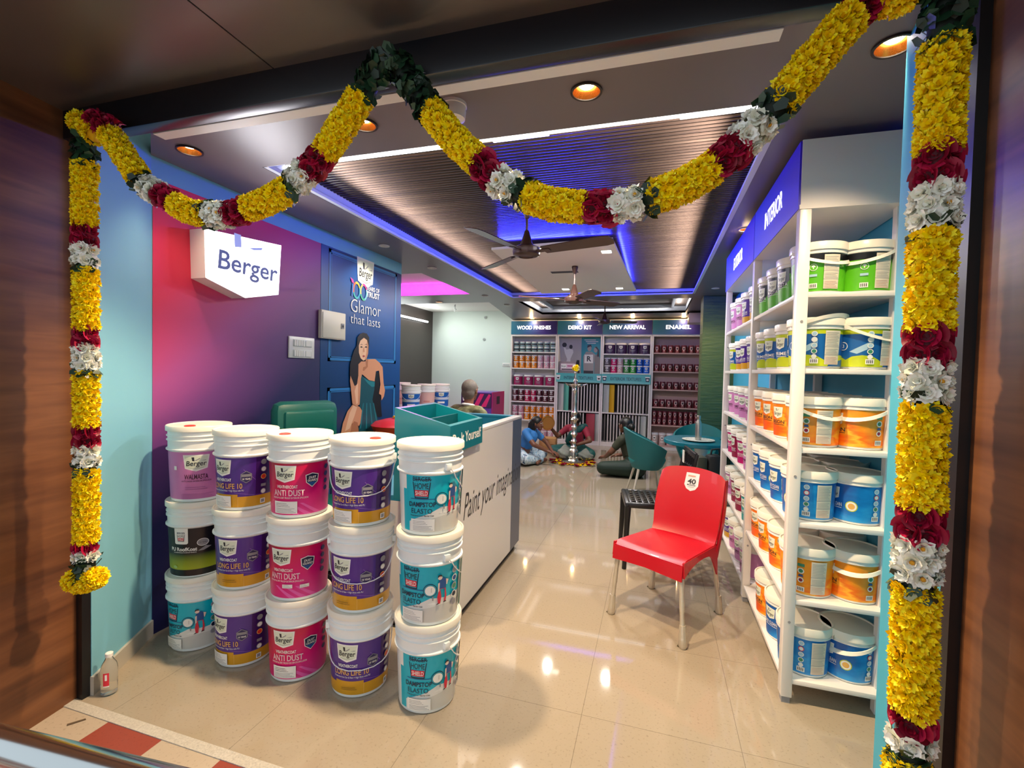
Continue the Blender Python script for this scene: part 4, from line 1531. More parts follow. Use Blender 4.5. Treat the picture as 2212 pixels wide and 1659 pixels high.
def path_pts(px, Y=1.30, step=0.006):
    P = [at(x, y, 'y', Y) for x, y in px]
    if len(P) == 2:
        P = [P[0] + (P[0] - P[1]) * .001, P[0], P[1], P[1] + (P[1] - P[0]) * .001]
    else:
        P = [P[0] * 2 - P[1]] + P + [P[-1] * 2 - P[-2]]
    out = []
    for i in range(1, len(P) - 2):
        p0, p1, p2, p3 = P[i - 1:i + 3]
        n = max(2, int((p2 - p1).length / step))
        for j in range(n):
            t = j / n
            out.append(0.5 * ((2 * p1) + (p2 - p0) * t + (2 * p0 - 5 * p1 + 4 * p2 - p3) * t * t + (3 * p1 - p0 - 3 * p2 + p3) * t ** 3))
    out.append(P[-2])
    return out


def garland(label, segs, rad=0.047):
    o0 = at(*segs[0][1][0], 'y', 1.30)
    t = thing('flower_garland', label, 'garland', o0, 0, 'flower garlands round the doorway')
    for kind, px in segs:
        pts = [p - o0 for p in path_pts(px)]
        ln = sum((pts[i + 1] - pts[i]).length for i in range(len(pts) - 1))
        mb = MB()
        core = {'y': core_y, 'w': core_w, 'r': core_r, 'g': core_g}[kind]
        mb.tube(pts, rad * (.62 if kind != 'g' else .66), core, 12)
        pitch = {'y': .0235, 'w': .030, 'r': .036, 'g': .012}[kind]
        around = {'y': 9, 'w': 7, 'r': 6, 'g': 9}[kind]
        rows = max(1, round(ln / pitch))
        for i in range(rows):
            f = (i + .5) / rows * (len(pts) - 1)
            k = min(len(pts) - 2, int(f))
            p = pts[k].lerp(pts[k + 1], f - k)
            tg = (pts[k + 1] - pts[k]).normalized()
            u = tg.cross(Vector((0, 1, 0))).normalized()
            v = tg.cross(u)
            for j in range(around):
                a = 2 * PI * (j + .5 * (i % 2)) / around + random.uniform(-.12, .12)
                nr = u * math.cos(a) + v * math.sin(a)
                if nr.y > .75:
                    continue
                c = p + nr * rad * .66 + tg * random.uniform(-.004, .004)
                if kind == 'y':
                    mum(mb, c, nr, .0205 * random.uniform(.92, 1.1), yel)
                elif kind == 'w':
                    mum(mb, c, nr, .0235 * random.uniform(.9, 1.1), whi, random.random() < .3)
                elif kind == 'r':
                    rose(mb, c - nr * .004, nr, .0235 * random.uniform(.95, 1.1))
                else:
                    leafy(mb, c, nr, tg * random.choice((1, 1, -1)), .032, .026)
        if segs[-1][1] is px and kind == 'y':
            for e_, s_ in ((0, -1), (-1, 1)):
                tg = (pts[-1] - pts[-2] if e_ else pts[1] - pts[0]).normalized() * s_
                for j in range(7):
                    a = j * 2 * PI / 6
                    off = (tg.orthogonal().normalized() * math.cos(a) + tg.cross(tg.orthogonal().normalized()) * math.sin(a)) * (.020 if j < 6 else 0)
                    mum(mb, pts[e_] + off + tg * .004, (tg + off * 12).normalized(), .021, yel)
        nm = {'y': 'yellow_flower_band', 'w': 'white_flower_band', 'r': 'rose_flower_band', 'g': 'leaf_band'}[kind]
        mb.build(nm, t, 0)
    return t


def vert(bounds):
    """[(kind, top xy, bottom xy)]"""
    return [(k, [a, b]) for k, a, b in bounds]


garland('marigold-yellow garland hanging straight down the walnut wall with a fluffy yellow end', vert([
    ('g', (188, 302), (184, 352)), ('y', (184, 354), (184, 488)), ('r', (184, 490), (184, 531)), ('w', (185, 533), (185, 572)), ('g', (185, 572), (186, 583)),
    ('y', (186, 585), (187, 710)), ('r', (187, 711), (187, 748)), ('w', (187, 750), (187, 793)), ('g', (187, 793), (187, 803)), ('y', (187, 805), (188, 920)),
    ('r', (188, 921), (188, 961)), ('w', (188, 963), (188, 1003)), ('g', (188, 1003), (188, 1015)), ('y', (188, 1017), (187, 1168)), ('r', (187, 1169), (187, 1189)),
    ('w', (187, 1190), (187, 1205)), ('g', (187, 1206), (185, 1242))]) + [('y', [(156, 1252), (182, 1258), (212, 1246)])], .045)
garland('small swag of yellow, rose and white flowers from the walnut wall up to the peak', [
    ('y', [(172, 262), (208, 292)]), ('r', [(208, 262), (246, 280)]), ('y', [(238, 290), (275, 345), (303, 388)]), ('g', [(306, 391), (316, 401)]), ('w', [(318, 403), (346, 420)]), ('r', [(348, 422), (380, 440)]),
    ('y', [(382, 442), (412, 458), (446, 462)]), ('g', [(447, 463), (457, 464)]), ('w', [(459, 465), (496, 464)]), ('r', [(498, 463), (533, 453)]), ('y', [(535, 452), (580, 434), (626, 408)]),
    ('g', [(627, 407), (636, 399)]), ('w', [(638, 397), (664, 371)]), ('r', [(666, 369), (698, 336)]), ('y', [(700, 334), (742, 268), (782, 206)]), ('g', [(784, 203), (806, 170), (830, 134)])], .047)
garland('big swag of yellow, rose and white flowers from the peak across to the blue jamb', [
    ('g', [(850, 128), (885, 175), (930, 238)]), ('y', [(932, 241), (985, 305), (1034, 350)]), ('r', [(1036, 352), (1072, 388)]), ('w', [(1074, 390), (1115, 412)]), ('g', [(1117, 413), (1135, 422)]),
    ('y', [(1137, 424), (1195, 442), (1264, 449)]), ('r', [(1266, 449), (1324, 448)]), ('w', [(1326, 447), (1383, 438)]), ('g', [(1385, 437), (1402, 430)]), ('y', [(1404, 429), (1475, 402), (1545, 360)]),
    ('r', [(1548, 357), (1596, 316)]), ('w', [(1599, 313), (1648, 262)]), ('g', [(1651, 258), (1676, 232)]), ('y', [(1678, 229), (1745, 148), (1840, 36)]), ('r', [(1843, 32), (1888, -8)]),
    ('y', [(1892, -6), (1930, -14), (1966, -14)])], .047)
garland('yellow garland with rose and white bands hanging straight down the blue jamb by the shelves', vert([
    ('g', (2046, -40), (2040, 92)), ('y', (2038, 100), (2026, 325)), ('r', (2025, 330), (2022, 402)), ('w', (2021, 408), (2016, 486)), ('g', (2016, 488), (2015, 504)), ('y', (2014, 508), (2006, 708)),
    ('r', (2004, 712), (2002, 782)), ('w', (2001, 786), (1998, 858)), ('g', (1998, 860), (1997, 876)), ('y', (1996, 880), (1989, 1092)), ('r', (1987, 1096), (1984, 1162)), ('w', (1983, 1166), (1979, 1244)),
    ('g', (1978, 1246), (1977, 1264)), ('y', (1976, 1268), (1971, 1530)), ('r', (1970, 1534), (1968, 1574)), ('w', (1967, 1577), (1965, 1614)), ('g', (1964, 1616), (1962, 1634)), ('y', (1960, 1638), (1955, 1735))]), .0475)
# ------------------------------------------------------------------ reception counter and what stands on it
counter_white = mat('counter_white', '#cfd0d0', 0.25, coat=0.3)
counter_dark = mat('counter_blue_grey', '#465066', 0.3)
counter_in = mat('counter_teal_blue', '#0f7896', 0.35)
teal = mat('teal_laminate', '#04687a', 0.3, coat=0.2)
teal_in = mat('teal_laminate_inner', '#04525c', 0.4)
ct = thing('reception_counter', 'white reception counter with slanting script along its side', 'counter', (-1.06, 2.36, 0))
MB().box(-.04, 0, 0, 1.19, .06, 1.10, counter_white).build('side_panel', ct)['label'] = 'white lettered side panel'
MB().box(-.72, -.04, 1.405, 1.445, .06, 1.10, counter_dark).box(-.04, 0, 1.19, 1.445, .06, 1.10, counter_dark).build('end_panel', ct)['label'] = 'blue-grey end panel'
MB().box(-.62, -.04, 0.0, 1.405, .74, .77, counter_in).build('worktop', ct)
MB().box(-.72, -.04, 1.385, 1.405, .77, 1.10, counter_in).box(-.06, -.04, 0, 1.385, .77, 1.10, counter_in).build('inner_lining', ct)['label'] = 'blue inner lining'
MB().box(-.066, .002, -.002, 1.447, 1.10, 1.122, counter_white, bev=.003).box(-.72, -.066, 1.38, 1.447, 1.10, 1.122, counter_in, bev=.003).build('rim', ct)
MB().box(-.62, -.04, 0, .03, .06, .74, counter_white).build('near_panel', ct)
MB().box(-.6, -.03, .03, 1.42, 0, .06, black_metal).build('plinth', ct)
pr = Print(lambda u, v, o: (0.0 + o, u, v))
pr2 = Print(lambda u, v, o: (0.0 + o, u, v))


def skewed(pr, txt, u, v, size, width, m, **k):
    p, f = glyphs(txt, size, align='LEFT', **k)
    w0 = max(a for a, b in p) - min(a for a, b in p)
    q = width / w0
    pr.shape([(u + a * q, v + b) for a, b in p], f, m)


skewed(pr, 'Paint your imagination', .20, .60, .23, 1.22, print_dark, shear=.35, bold=.0)
pr.mb.build('script_lettering', ct, 0)

kb = thing('display_box', 'teal sloping box of two empty compartments on the near end of the counter', 'display box', (-1.03, 2.29, 0.77))
X0, X1, Y0, Y1 = -.335, 0.0, 0.0, .49
ZL, ZR, ZB = .51, .425, .27
w_ = .022


def slope(x):
    return ZR + (ZL - ZR) * (x - X1) / (X0 - X1)


mb = MB()
mb.prism([(X0, .0), (-.035, .0), (-.035, ZB), (X1, ZB), (X1, slope(X1)), (X0, slope(X0))], 'y', Y0, Y0 + w_, teal)
mb.build('front_board', kb)
MB().prism([(X0, .0), (-.035, .0), (-.035, ZB), (X1, ZB), (X1, slope(X1)), (X0, slope(X0))], 'y', Y1 - w_, Y1, teal).build('rear_board', kb)
MB().prism([(X1 - w_, ZB), (X1, ZB), (X1, slope(X1)), (X1 - w_, slope(X1 - w_))], 'y', Y0 + w_, Y1 - w_, teal).build('lettered_board', kb)
MB().prism([(X0, .0), (X0 + w_, .0), (X0 + w_, slope(X0 + w_)), (X0, slope(X0))], 'y', Y0 + w_, Y1 - w_, teal).build('back_board', kb)
xm = -.17
MB().prism([(xm - .008, ZB), (xm + .008, ZB), (xm + .008, slope(xm) - .02), (xm - .008, slope(xm) - .02)], 'y', Y0 + w_, Y1 - w_, teal_in).build('divider', kb)
MB().box(X0 + w_, X1 - w_, Y0 + w_, Y1 - w_, ZB, ZB + .012, teal_in).build('floor_board', kb)
pr = Print(lambda u, v, o: (X1 + o, Y0 + u, ZB + v))
skewed(pr, 'Do It Yourself', .03, .045, .085, .43, print_white, bold=.015)
pr.mb.build('lettering', kb, 0)

# ------------------------------------------------------------------ behind the counter
leather = mat('teal_leather', '#0a5650', 0.35, bump=.15, bscale=220)
ec = thing('office_chair', 'dark green padded office chair against the red and navy wall', 'chair', (-2.12, 2.62, 0), R(62))
MB().box(-.27, .27, -.26, .26, .46, .57, leather, bev=.05).build('seat', ec)
b_ = MB()
b_.box(-.22, .22, .18, .34, .60, 1.25, leather, bev=.06)
b_.build('backrest', ec)
MB().box(-.17, .17, .15, .20, .98, 1.19, leather, bev=.02).build('backrest_cushion', ec)
for s_ in (-1, 1):
    MB().box(s_ * .26 - .03, s_ * .26 + .03, -.16, .22, .68, .73, leather, bev=.02).tube([(s_ * .26, .0, .69), (s_ * .27, 0, .52)], .018, black_metal, 8).build('armrest', ec)
MB().tube([(0, 0, .09), (0, 0, .47)], .03, black_metal, 12).build('gas_column', ec)
for i in range(5):
    a = 2 * PI * i / 5
    MB().tube([(0, 0, .10), (.28 * math.cos(a), .28 * math.sin(a), .07)], [.025, .016], black_metal, 8).ball((.28 * math.cos(a), .28 * math.sin(a), .032), .032, .032, .032, black_metal).build('leg', ec)

rt_ = thing('desk', 'plain dark desk behind the counter carrying the red tub', 'desk', (-2.25, 3.95, 0))
MB().box(-.33, .33, -.25, .25, .80, .83, dark_brown).build('desktop', rt_)
for sx in (-.30, .27):
    MB().box(sx, sx + .03, -.24, .24, 0, .80, dark_brown).build('side_panel', rt_)
red_p = mat('red_tub_plastic', '#d6203a', 0.35)
ora_p = mat('orange_tub_plastic', '#e2542a', 0.35)
tb = thing('tub', 'red and orange rounded tub with a yellow flower on it beside the teal box', 'tub', (-2.33, 3.95, 0.83))
MB().lathe([(.16, 0), (.19, .01), (.235, .12), (.24, .125), (.20, .16), (.10, .185), (.0001, .19)], red_p, 36, mats=[ora_p, ora_p, ora_p, red_p, red_p, red_p], cap1=False).build('body', tb)
fm = MB()
for j in range(4):
    mum(fm, Vector((.02 * math.cos(j * 1.6), .02 * math.sin(j * 1.6), .195)), Vector((math.cos(j * 1.6) * .4, math.sin(j * 1.6) * .4, 1)).normalized(), .028, yel)
fo = fm.build('flower', None, 0)
fo.location = (-2.33, 3.95, .83)
tag(fo, 'yellow flower lying on the red tub behind the counter', 'flower')

# far stock of buckets by the dark wall, on a low stand
stand = tag(MB().box(-4.15, -3.0, 6.33, 7.52, 0, .46, shelf_white, bev=.01).build('stand'), 'plain white stand under the far buckets, behind the counter', 'stand')


def far_bucket(x, y, z, key, label, face=40, hd=None):
    bucket(x, y, z, key, 'paper' if key != 'plain' else 'plain', face, label, 'far buckets by the dark wall', hd)


blue_lab = {}


def art_blue(p, paper):
    p.rect(-.395, .395, .018, .255, mat('far_label_blue', '#1c62b5', .35, vary=.2))
    p.rect(-.395, .395, .13, .17, mat('far_label_pale', '#c9d6e6', .35))
    shield_full(p, .0, .215, .09, .06)
    p.rect(-.06, .06, .07, .10, print_white)


def art_blush(p, paper):
    p.rect(-.395, .395, .018, .262, mat('far_label_blush', '#dfb3ab', .35))
    p.rect(-.05, .05, .1, .13, mat('far_label_blush2', '#cf9288', .35))


BUCK['blue', 'paper'] = bucket_proto('blue', art_blue, 'paper')
BUCK['blush', 'paper'] = bucket_proto('blush', art_blush, 'paper')
for px, key, Y, lev, lab in ((868, 'blush', 7.35, 1, 'pale bucket half hidden at the mural edge among the far buckets'), (888, 'blue', 6.5, 1, 'bucket with blue label, nearest of the far buckets'),
                             (921, 'blush', 6.95, 1, 'blush pink bucket between the two blue far buckets'), (952, 'blue', 7.3, 1, 'bright blue bucket with wire handle at the white wall end of the far buckets'),
                             (952, 'blush', 7.3, 0, 'white bucket under the bright blue far bucket')):
    q = at(px, 850, 'y', Y)
    for l_ in ((lev,) if (lev == 0 or px == 952) else (1, 0)):
        far_bucket(q.x, Y, .46 + l_ * BH, key, lab if l_ == lev else lab.replace('bucket', 'bucket under the', 1) if False else (lab if l_ == lev else 'lower bucket under the ' + lab), 30, (55, 30) if key == 'blue' else None)

# tinting machine
vio = mat('machine_violet', '#5e3a9c', 0.35)
mag = ramp_mat('machine_magenta', (0, .5, .5, .3), [(0, '#6a2a7c'), (1, '#c11f63')], rough=.35)
tm = thing('tinting_machine', 'violet and magenta paint tinting machine against the white rear wall', 'machine', (-3.05, 8.55, 0))
MB().box(-.42, .18, -.35, .35, 0, 1.08, vio, bev=.01).build('cabinet', tm)
MB().box(.18, .20, -.35, .35, 0, 1.085, mag).build('side_panel', tm)
MB().box(-.42, .18, -.37, -.35, .80, 1.06, mat('machine_plum', '#3d2150', .35)).build('header_board', tm)
pr = Print(lambda u, v, o: (-.12 + u, -.371 - o, .93 + v))
pr.poly([(-.05, -.12), (.04, -.12), (.16, .12), (.08, .12)], mat('machine_pink', '#d62a72', .35))
pr.poly([(.10, -.12), (.20, -.12), (.29, .10), (.25, .12)], mat('machine_pink', '#d62a72', .35))
shield_full(pr, -.19, .03, .17, .14)
pr.mb.build('printed_shield', tm, 0)
MB().box(-.22, .06, -.365, -.35, .35, .66, black_metal).build('dispensing_bay', tm)
MB().box(.20, .203, -.12, .06, .85, 1.0, print_dark).build('vent', tm)
# small fittings on the walls
sw = thing('switch_plate', 'small white switch plate on the white rear wall beside WOOD FINISHES', 'switch', (-3.17, 10.0, 1.62))
MB().box(-.09, .09, -.012, 0, -.04, .04, white_plastic, bev=.004).build('plate', sw)
MB().box(-.07, .07, -.018, -.012, -.02, .02, mat('switch_grey', '#c4c8c4', .4)).build('rockers', sw)
for (px, py), lab in (((1049, 686), 'small round wall vent high on the white rear wall'), ((1046, 733), 'small round cover lower on the white rear wall')):
    q = at(px, py, 'y', 10.0)
    w0 = thing('wall_cover', lab, 'wall cover', q, 0)
    MB().lathe([(.035, 0), (.035, .012), (.028, .016)], mat('cover_grey', '#aab3ac', .5), 20, Matrix.Rotation(R(90), 4, 'X')).build('disc', w0)
    MB().lathe([(.018, .016), (.018, .018)], print_grey, 16, Matrix.Rotation(R(90), 4, 'X')).build('centre', w0)
un = thing('wall_speaker', 'pale pink box unit fixed high between the ENAMEL sign and the green pillar', 'speaker', (.66, 8.9, 2.40))
MB().box(-.12, .14, -.2, .2, 0, .17, mat('unit_pink', '#d3b2ac', .5), bev=.008).build('case', un)
MB().box(-.14, .1, -.02, .2, .17, .20, black_metal).build('bracket', un)
MB().box(-.122, -.12, -.14, -.02, .05, .1, print_dark).build('grille', un)
# ------------------------------------------------------------------ chairs and table
red_pl = mat('red_plastic', '#ac0018', 0.36, coat=.15)
wrap_m = mat('plastic_wrapped_steel', '#c9bfae', 0.28, 0.55, bump=.5, bscale=60)


def grid_surf(fn, nu, nv, th, m, mb=None):
    """a sheet fn(u, v) -> Vector, u and v in 0..1, thickened along its normal"""
    mb = mb or MB()
    P = [[fn(i / nu, j / nv) for j in range(nv + 1)] for i in range(nu + 1)]
    N = []
    for i in range(nu + 1):
        row = []
        for j in range(nv + 1):
            a = P[min(i + 1, nu)][j] - P[max(i - 1, 0)][j]
            b = P[i][min(j + 1, nv)] - P[i][max(j - 1, 0)]
            row.append(a.cross(b).normalized())
        N.append(row)
    top = [P[i][j] + N[i][j] * th / 2 for i in range(nu + 1) for j in range(nv + 1)]
    bot = [P[i][j] - N[i][j] * th / 2 for i in range(nu + 1) for j in range(nv + 1)]
    k = len(top)
    W1 = nv + 1
    fs = []
    for i in range(nu):
        for j in range(nv):
            a, b, c, d = i * W1 + j, (i + 1) * W1 + j, (i + 1) * W1 + j + 1, i * W1 + j + 1
            fs += [(a, b, c, d), (k + d, k + c, k + b, k + a)]
    for i in range(nu):
        a, b = i * W1, (i + 1) * W1
        fs += [(b, a, k + a, k + b), (a + nv, b + nv, k + b + nv, k + a + nv)]
    for j in range(nv):
        a, b = j, j + 1
        fs += [(a, b, k + b, k + a), (nu * W1 + b, nu * W1 + a, k + nu * W1 + a, k + nu * W1 + b)]
    mb.add(top + bot, fs, m)
    return mb


# red chair: origin between the feet, front towards local -Y
fl_, fr_, br_, bl_ = Vector((-.214, 2.953, 0)), Vector((.194, 2.707, 0)), Vector((.434, 3.182, 0)), Vector((.024, 3.403, 0))
cen = (fl_ + fr_ + br_ + bl_) / 4
ax = ((fr_ + br_) - (fl_ + bl_)).normalized()
rz = math.atan2(ax.y, ax.x)
rc = thing('chair', 'red moulded plastic chair with a silver 40 sticker and wrapped steel legs', 'chair', cen, rz)
inv = Matrix.Rotation(-rz, 3, 'Z')
feet = [inv @ (q - cen) for q in (fl_, fr_, br_, bl_)]
SW, SZ = .225, .455


def seat_fn(u, v):
    x = (u - .5) * 2
    y = -.245 + v * .47
    wd = SW * (1 - .07 * v)
    z = SZ - .018 * (1 - x * x) * math.sin(PI * min(1, v * 1.05)) - .012 * v
    if v < .1:
        z -= (0.1 - v) * (0.1 - v) * 2.0
    return Vector((x * wd, y, z))


sb = grid_surf(seat_fn, 16, 16, .012, red_pl)
# front apron and side skirts that deepen over each leg
for s_ in (-1, 1):
    def side_fn(u, v, s_=s_):
        y = -.245 + u * .47
        wd = SW * (1 - .07 * u)
        dep = .085 - .055 * math.sin(PI * min(1, max(0, u))) ** .7 + (.10 * max(0, u - .78) / .22)
        return Vector((s_ * (wd + .006 * v), y, SZ - .012 * u - v * dep))
    grid_surf(side_fn, 16, 4, .011, red_pl, sb)
grid_surf(lambda u, v: Vector(((u - .5) * 2 * SW, -.245 - .010 * v, SZ - .018 - v * (.072 + .012 * abs(u - .5) * 2))), 12, 3, .012, red_pl, sb)
sb.build('seat', rc, 50)


def back_fn(u, v):
    x = (u - .5) * 2
    wd = .212 + .012 * math.sin(PI * v * .9)
    zt = .852 + .028 * (1 - x * x) - (0.02 * max(0, abs(x) - .85) / .15)
    z = .425 + (zt - .425) * v
    y = .205 + .105 * v ** 1.2 + .030 * (1 - x * x) - .012 * math.sin(PI * v)
    if v < .22:
        y -= .035 * ((.22 - v) / .22) ** 2
    return Vector((x * wd, y, z))


bb_ = grid_surf(back_fn, 16, 18, .012, red_pl)
for s_ in (-1, 1):
    grid_surf(lambda u, v, s_=s_: Vector((s_ * (.208 + .016 * math.sin(PI * u * .9)), .205 + .105 * u ** 1.2 - .0 + v * .035, .36 + (.83 - .36) * u)), 14, 3, .012, red_pl, bb_)
bb_.build('backrest', rc, 50)
tops = [(-SW + .02, -.225), (SW - .02, -.225), (SW - .03, .225), (-SW + .03, .225)]
for (x, y), f in zip(tops, feet):
    lg = MB()
    a = Vector((x, y, SZ - .05 - (0 if y < 0 else .02)))
    b = Vector((f.x, f.y, .012))
    pts = [a.lerp(b, i / 10) for i in range(11)]
    lg.tube(pts, [.0125 + .0012 * ((i * 7) % 3) for i in range(11)], wrap_m, 12)
    lg.build('leg', rc)['label'] = 'steel leg in crinkled plastic wrap'
    ft = MB()
    ft.tube([pts[8] + Vector((0, 0, .03)), pts[9], pts[10], Vector((b.x, b.y, 0.002))], [.018, .022, .024, .020], wrap_m, 10)
    ft.box(b.x - .03, b.x + .012, b.y - .008, b.y + .008, 0.0, .006, mat('torn_tape', '#5c5238', .6))
    ft.build('wrapped_foot', rc)
bz = lambda u, v: back_fn(.5 + u / .44, (v - .425) / (.88 - .425))
prn = Print(lambda u, v, o: tuple(back_fn(.5 + u / .44, (v - .425) / (.87 - .425)) + Vector((0, -.0068 - o * 2, .0))), .006)
silver_st = mat('sticker_silver', '#d8d9dc', 0.3, .2)
prn.poly([(-.045, .835), (.045, .835), (.047, .76), (.03, .735), (0, .722), (-.03, .735), (-.047, .76)], silver_st)
fit(prn, '40', 0, .768, .042, .056, print_dark, bold=.03)
fit(prn, 'MONTHS', 0, .756, .012, .056, print_dark, bold=.02)
fit(prn, 'WARRANTY', 0, .745, .009, .045, print_grey)
prn.rect(-.03, .02, .812, .82, mat('faint_red', '#c98d7d', .4))
prn.mb.build('sticker', rc, 0)['label'] = 'silver shield sticker reading 40'

# black perforated chair
blk = mat('black_plastic', '#101012', 0.3)
bc = thing('chair', 'black plastic chair with pierced back standing behind the red chair', 'chair', (.02, 3.92, 0), R(-82))
sm = MB()
# seat: rim and woven bars
for i in range(9):
    y = -.19 + i * .047
    sm.box(-.20, .20, y - .012, y + .012, .50, .512, blk, bev=.003)
for i in range(7):
    x = -.18 + i * .06
    sm.box(x - .014, x + .014, -.2, .2, .494, .506, blk)
sm.box(-.225, .225, -.235, -.195, .455, .512, blk, bev=.012)
sm.box(-.225, -.19, -.22, .22, .47, .512, blk, bev=.01)
sm.box(.19, .225, -.22, .22, .47, .512, blk, bev=.01)
sm.box(-.225, .225, .19, .23, .47, .512, blk, bev=.01)
sm.build('seat', bc)
for x, y in ((-.205, -.215), (.205, -.215), (-.2, .21), (.2, .21)):
    MB().tube([(x, y, .48), (x * 1.02, y * 1.02, .35), (x * 1.08, y * 1.08, 0.0)], [.026, .022, .017], blk, 10).build('leg', bc)
bk = MB()
for x in (-.2, .2):
    bk.tube([(x, .21, .48), (x, .24, .70), (x * .98, .28, .90)], [.02, .017, .015], blk, 8)
bk.box(-.2, .2, .262, .284, .86, .91, blk, bev=.006)
for i in range(6):
    x = -.155 + i * .062
    bk.tube([(x, .225, .56), (x + .02, .25, .70), (x - .01, .268, .87)], .012, blk, 6)
for z in (.62, .70, .78):
    bk.tube([(-.2, .225 + (z - .5) * .13, z), (.2, .225 + (z - .5) * .13, z + .02)], .012, blk, 6)
bk.build('backrest', bc)
MB().box(-.16, -.10, .245, .25, .78, .88, print_white).build('tag', bc)['label'] = 'small white tag'

# teal tub chairs
tubm = mat('teal_velvet', '#0b6468', 0.55, bump=.2, bscale=250)
tubi = mat('teal_velvet_inside', '#0d7a7c', 0.55, bump=.2, bscale=250)
tubl = mat('beige_leg', '#c4bdae', 0.4)


def tub_chair(x, y, rz, label):
    t = thing('tub_chair', label, 'chair', (x, y, 0), rz, 'teal tub chairs at the round table')

    def shell(u, v):
        a = R(-128 + 256 * u)
        top = .83 - .24 * min(1, abs(u - .5) * 2) ** 1.5
        z = .34 + (top - .34) * v
        r = .17 + .115 * v ** .75
        return Vector((math.sin(a) * r * 1.08, math.cos(a) * r, z))
    grid_surf(shell, 30, 10, .022, tubm).build('backrest', t, 60)
    MB().lathe([(.06, .335), (.165, .335), (.19, .36), (.225, .44), (.215, .47), (.0001, .475)], tubi, 36, cap1=False).build('seat', t, 50)
    for sx, sy in ((-1, -1), (1, -1), (1, 1), (-1, 1)):
        MB().tube([(sx * .12, sy * .12, .34), (sx * .20, sy * .20, 0)], [.017, .011], tubl, 10).build('leg', t)
    return t


tub_chair(-.06, 6.05, R(103), 'teal tub chair on beige legs with its back to the seated woman in dark green')
tub_chair(.58, 6.70, R(-12), 'teal tub chair on the far side of the round table')
tt = thing('round_table', 'round teal table on a white pillar leg beside the shelves', 'table', (.53, 5.72, 0))
MB().lathe([(.40, 0), (.405, .006), (.405, .04), (.40, .046), (.0001, .046)], teal, 56, Matrix.Translation((0, 0, .715)), cap1=False).build('tabletop', tt)
MB().lathe([(.05, 0.02), (.055, .3), (.075, .70), (.11, .716)], white_metal, 28).build('pedestal', tt)
MB().lathe([(.22, 0), (.22, .012), (.07, .03)], white_metal, 36).build('base', tt)
pl_m = mat('plate_white', '#dcdcd2', .25)
pl_g = mat('plate_pattern', '#5d7a58', .35)
pt = thing('plate', 'patterned white plate under the steel bottle on the round teal table', 'plate', (.49, 5.62, .761))
MB().lathe([(.09, 0), (.10, .004), (.17, .014), (.172, .017), (.166, .018), (.10, .009), (.0001, .008)], pl_m, 44, cap1=False).build('dish', pt)
pa = MB()
for i in range(18):
    a = 2 * PI * i / 18
    pa.lathe([(.011, 0), (.011, .0006)], pl_g, 10, Matrix.Translation((.135 * math.cos(a), .135 * math.sin(a), .0135)))
pa.build('leaf_pattern', pt)
bt = thing('bottle', 'steel water bottle standing on the patterned plate', 'bottle', (.49, 5.64, .770))
MB().lathe([(.030, 0), (.034, .004), (.034, .17), (.028, .20), (.017, .225), (.016, .235)], steel, 28).build('body', bt)
MB().lathe([(.019, .232), (.020, .236), (.020, .268), (.017, .272)], steel, 24).build('cap', bt)
kp = thing('leaf_bunch', 'small bunch of green leaves on the teal table edge by the shelves', 'leaves', (.80, 5.66, .762))
lb = MB()
for i in range(26):
    a = random.random() * 6.28
    leafy(lb, Vector((random.uniform(-.06, .05), random.uniform(-.06, .06), .006)), Vector((0, 0, 1)), Vector((math.cos(a), math.sin(a), 0)), .05, .03)
lb.build('leaves', kp, 0)
bg = thing('bag', 'tall black and olive bag standing in front of the round teal table', 'bag', (.56, 5.22, 0), R(12))
bagb, bago = mat('bag_black', '#141414', .7), mat('bag_olive', '#35382a', .75)
MB().box(-.02, .13, -.07, .09, .0, .68, bagb, bev=.04).build('main_compartment', bg)
MB().box(-.13, -.02, -.06, .08, .22, .66, bago, bev=.03).build('side_pocket', bg)
MB().tube([(.02, 0, .67), (.03, 0, .73), (.10, 0, .74), (.12, 0, .66)], .012, bagb, 8).build('handle', bg)
MB().tube([(.10, .02, .66), (.17, .0, .54), (.15, -.02, .2)], .014, bagb, 8).build('strap', bg)

# ------------------------------------------------------------------ people
def capsule(b, p, q, r0, r1):
    p, q = Vector(p), Vector(q)
    d = q - p
    for c, r in ((p, r0), (q, r1)):
        bmesh.ops.create_icosphere(b, subdivisions=2, radius=r, matrix=Matrix.Translation(c))
    L = d.length
    if L > 1e-5:
        M = Matrix.Translation((p + q) / 2) @ d.to_track_quat('Z', 'Y').to_matrix().to_4x4()
        bmesh.ops.create_cone(b, cap_ends=True, segments=16, radius1=r0, radius2=r1, depth=L, matrix=M)


def ell(b, c, rx, ry, rz):
    bmesh.ops.create_icosphere(b, subdivisions=3, radius=1.0, matrix=Matrix.Translation(c) @ Matrix.Diagonal((rx, ry, rz, 1)))


def fuse(parts, m, name, parent, voxel=.008, smooth=3):
    """one continuous skin over many tapered limbs"""
    b = bmesh.new()
    for p in parts:
        if p[0] == 'c':
            capsule(b, *p[1:])
        else:
            ell(b, *p[1:])
    me = bpy.data.meshes.new('tmp')
    b.to_mesh(me)
    b.free()
    o = bpy.data.objects.new('tmp', me)
    COL.objects.link(o)
    rm = o.modifiers.new('r', 'REMESH')
    rm.mode = 'VOXEL'
    rm.voxel_size = voxel
    sm_ = o.modifiers.new('s', 'SMOOTH')
    sm_.factor = .5
    sm_.iterations = smooth
    dg = bpy.context.evaluated_depsgraph_get()
    out = bpy.data.meshes.new_from_object(o.evaluated_get(dg))
    bpy.data.objects.remove(o)
    out.name = name
    out.materials.clear()
    out.materials.append(m)
    out.polygons.foreach_set('use_smooth', [True] * len(out.polygons))
    q = bpy.data.objects.new(name, out)
    COL.objects.link(q)
    q.parent = parent
    return q


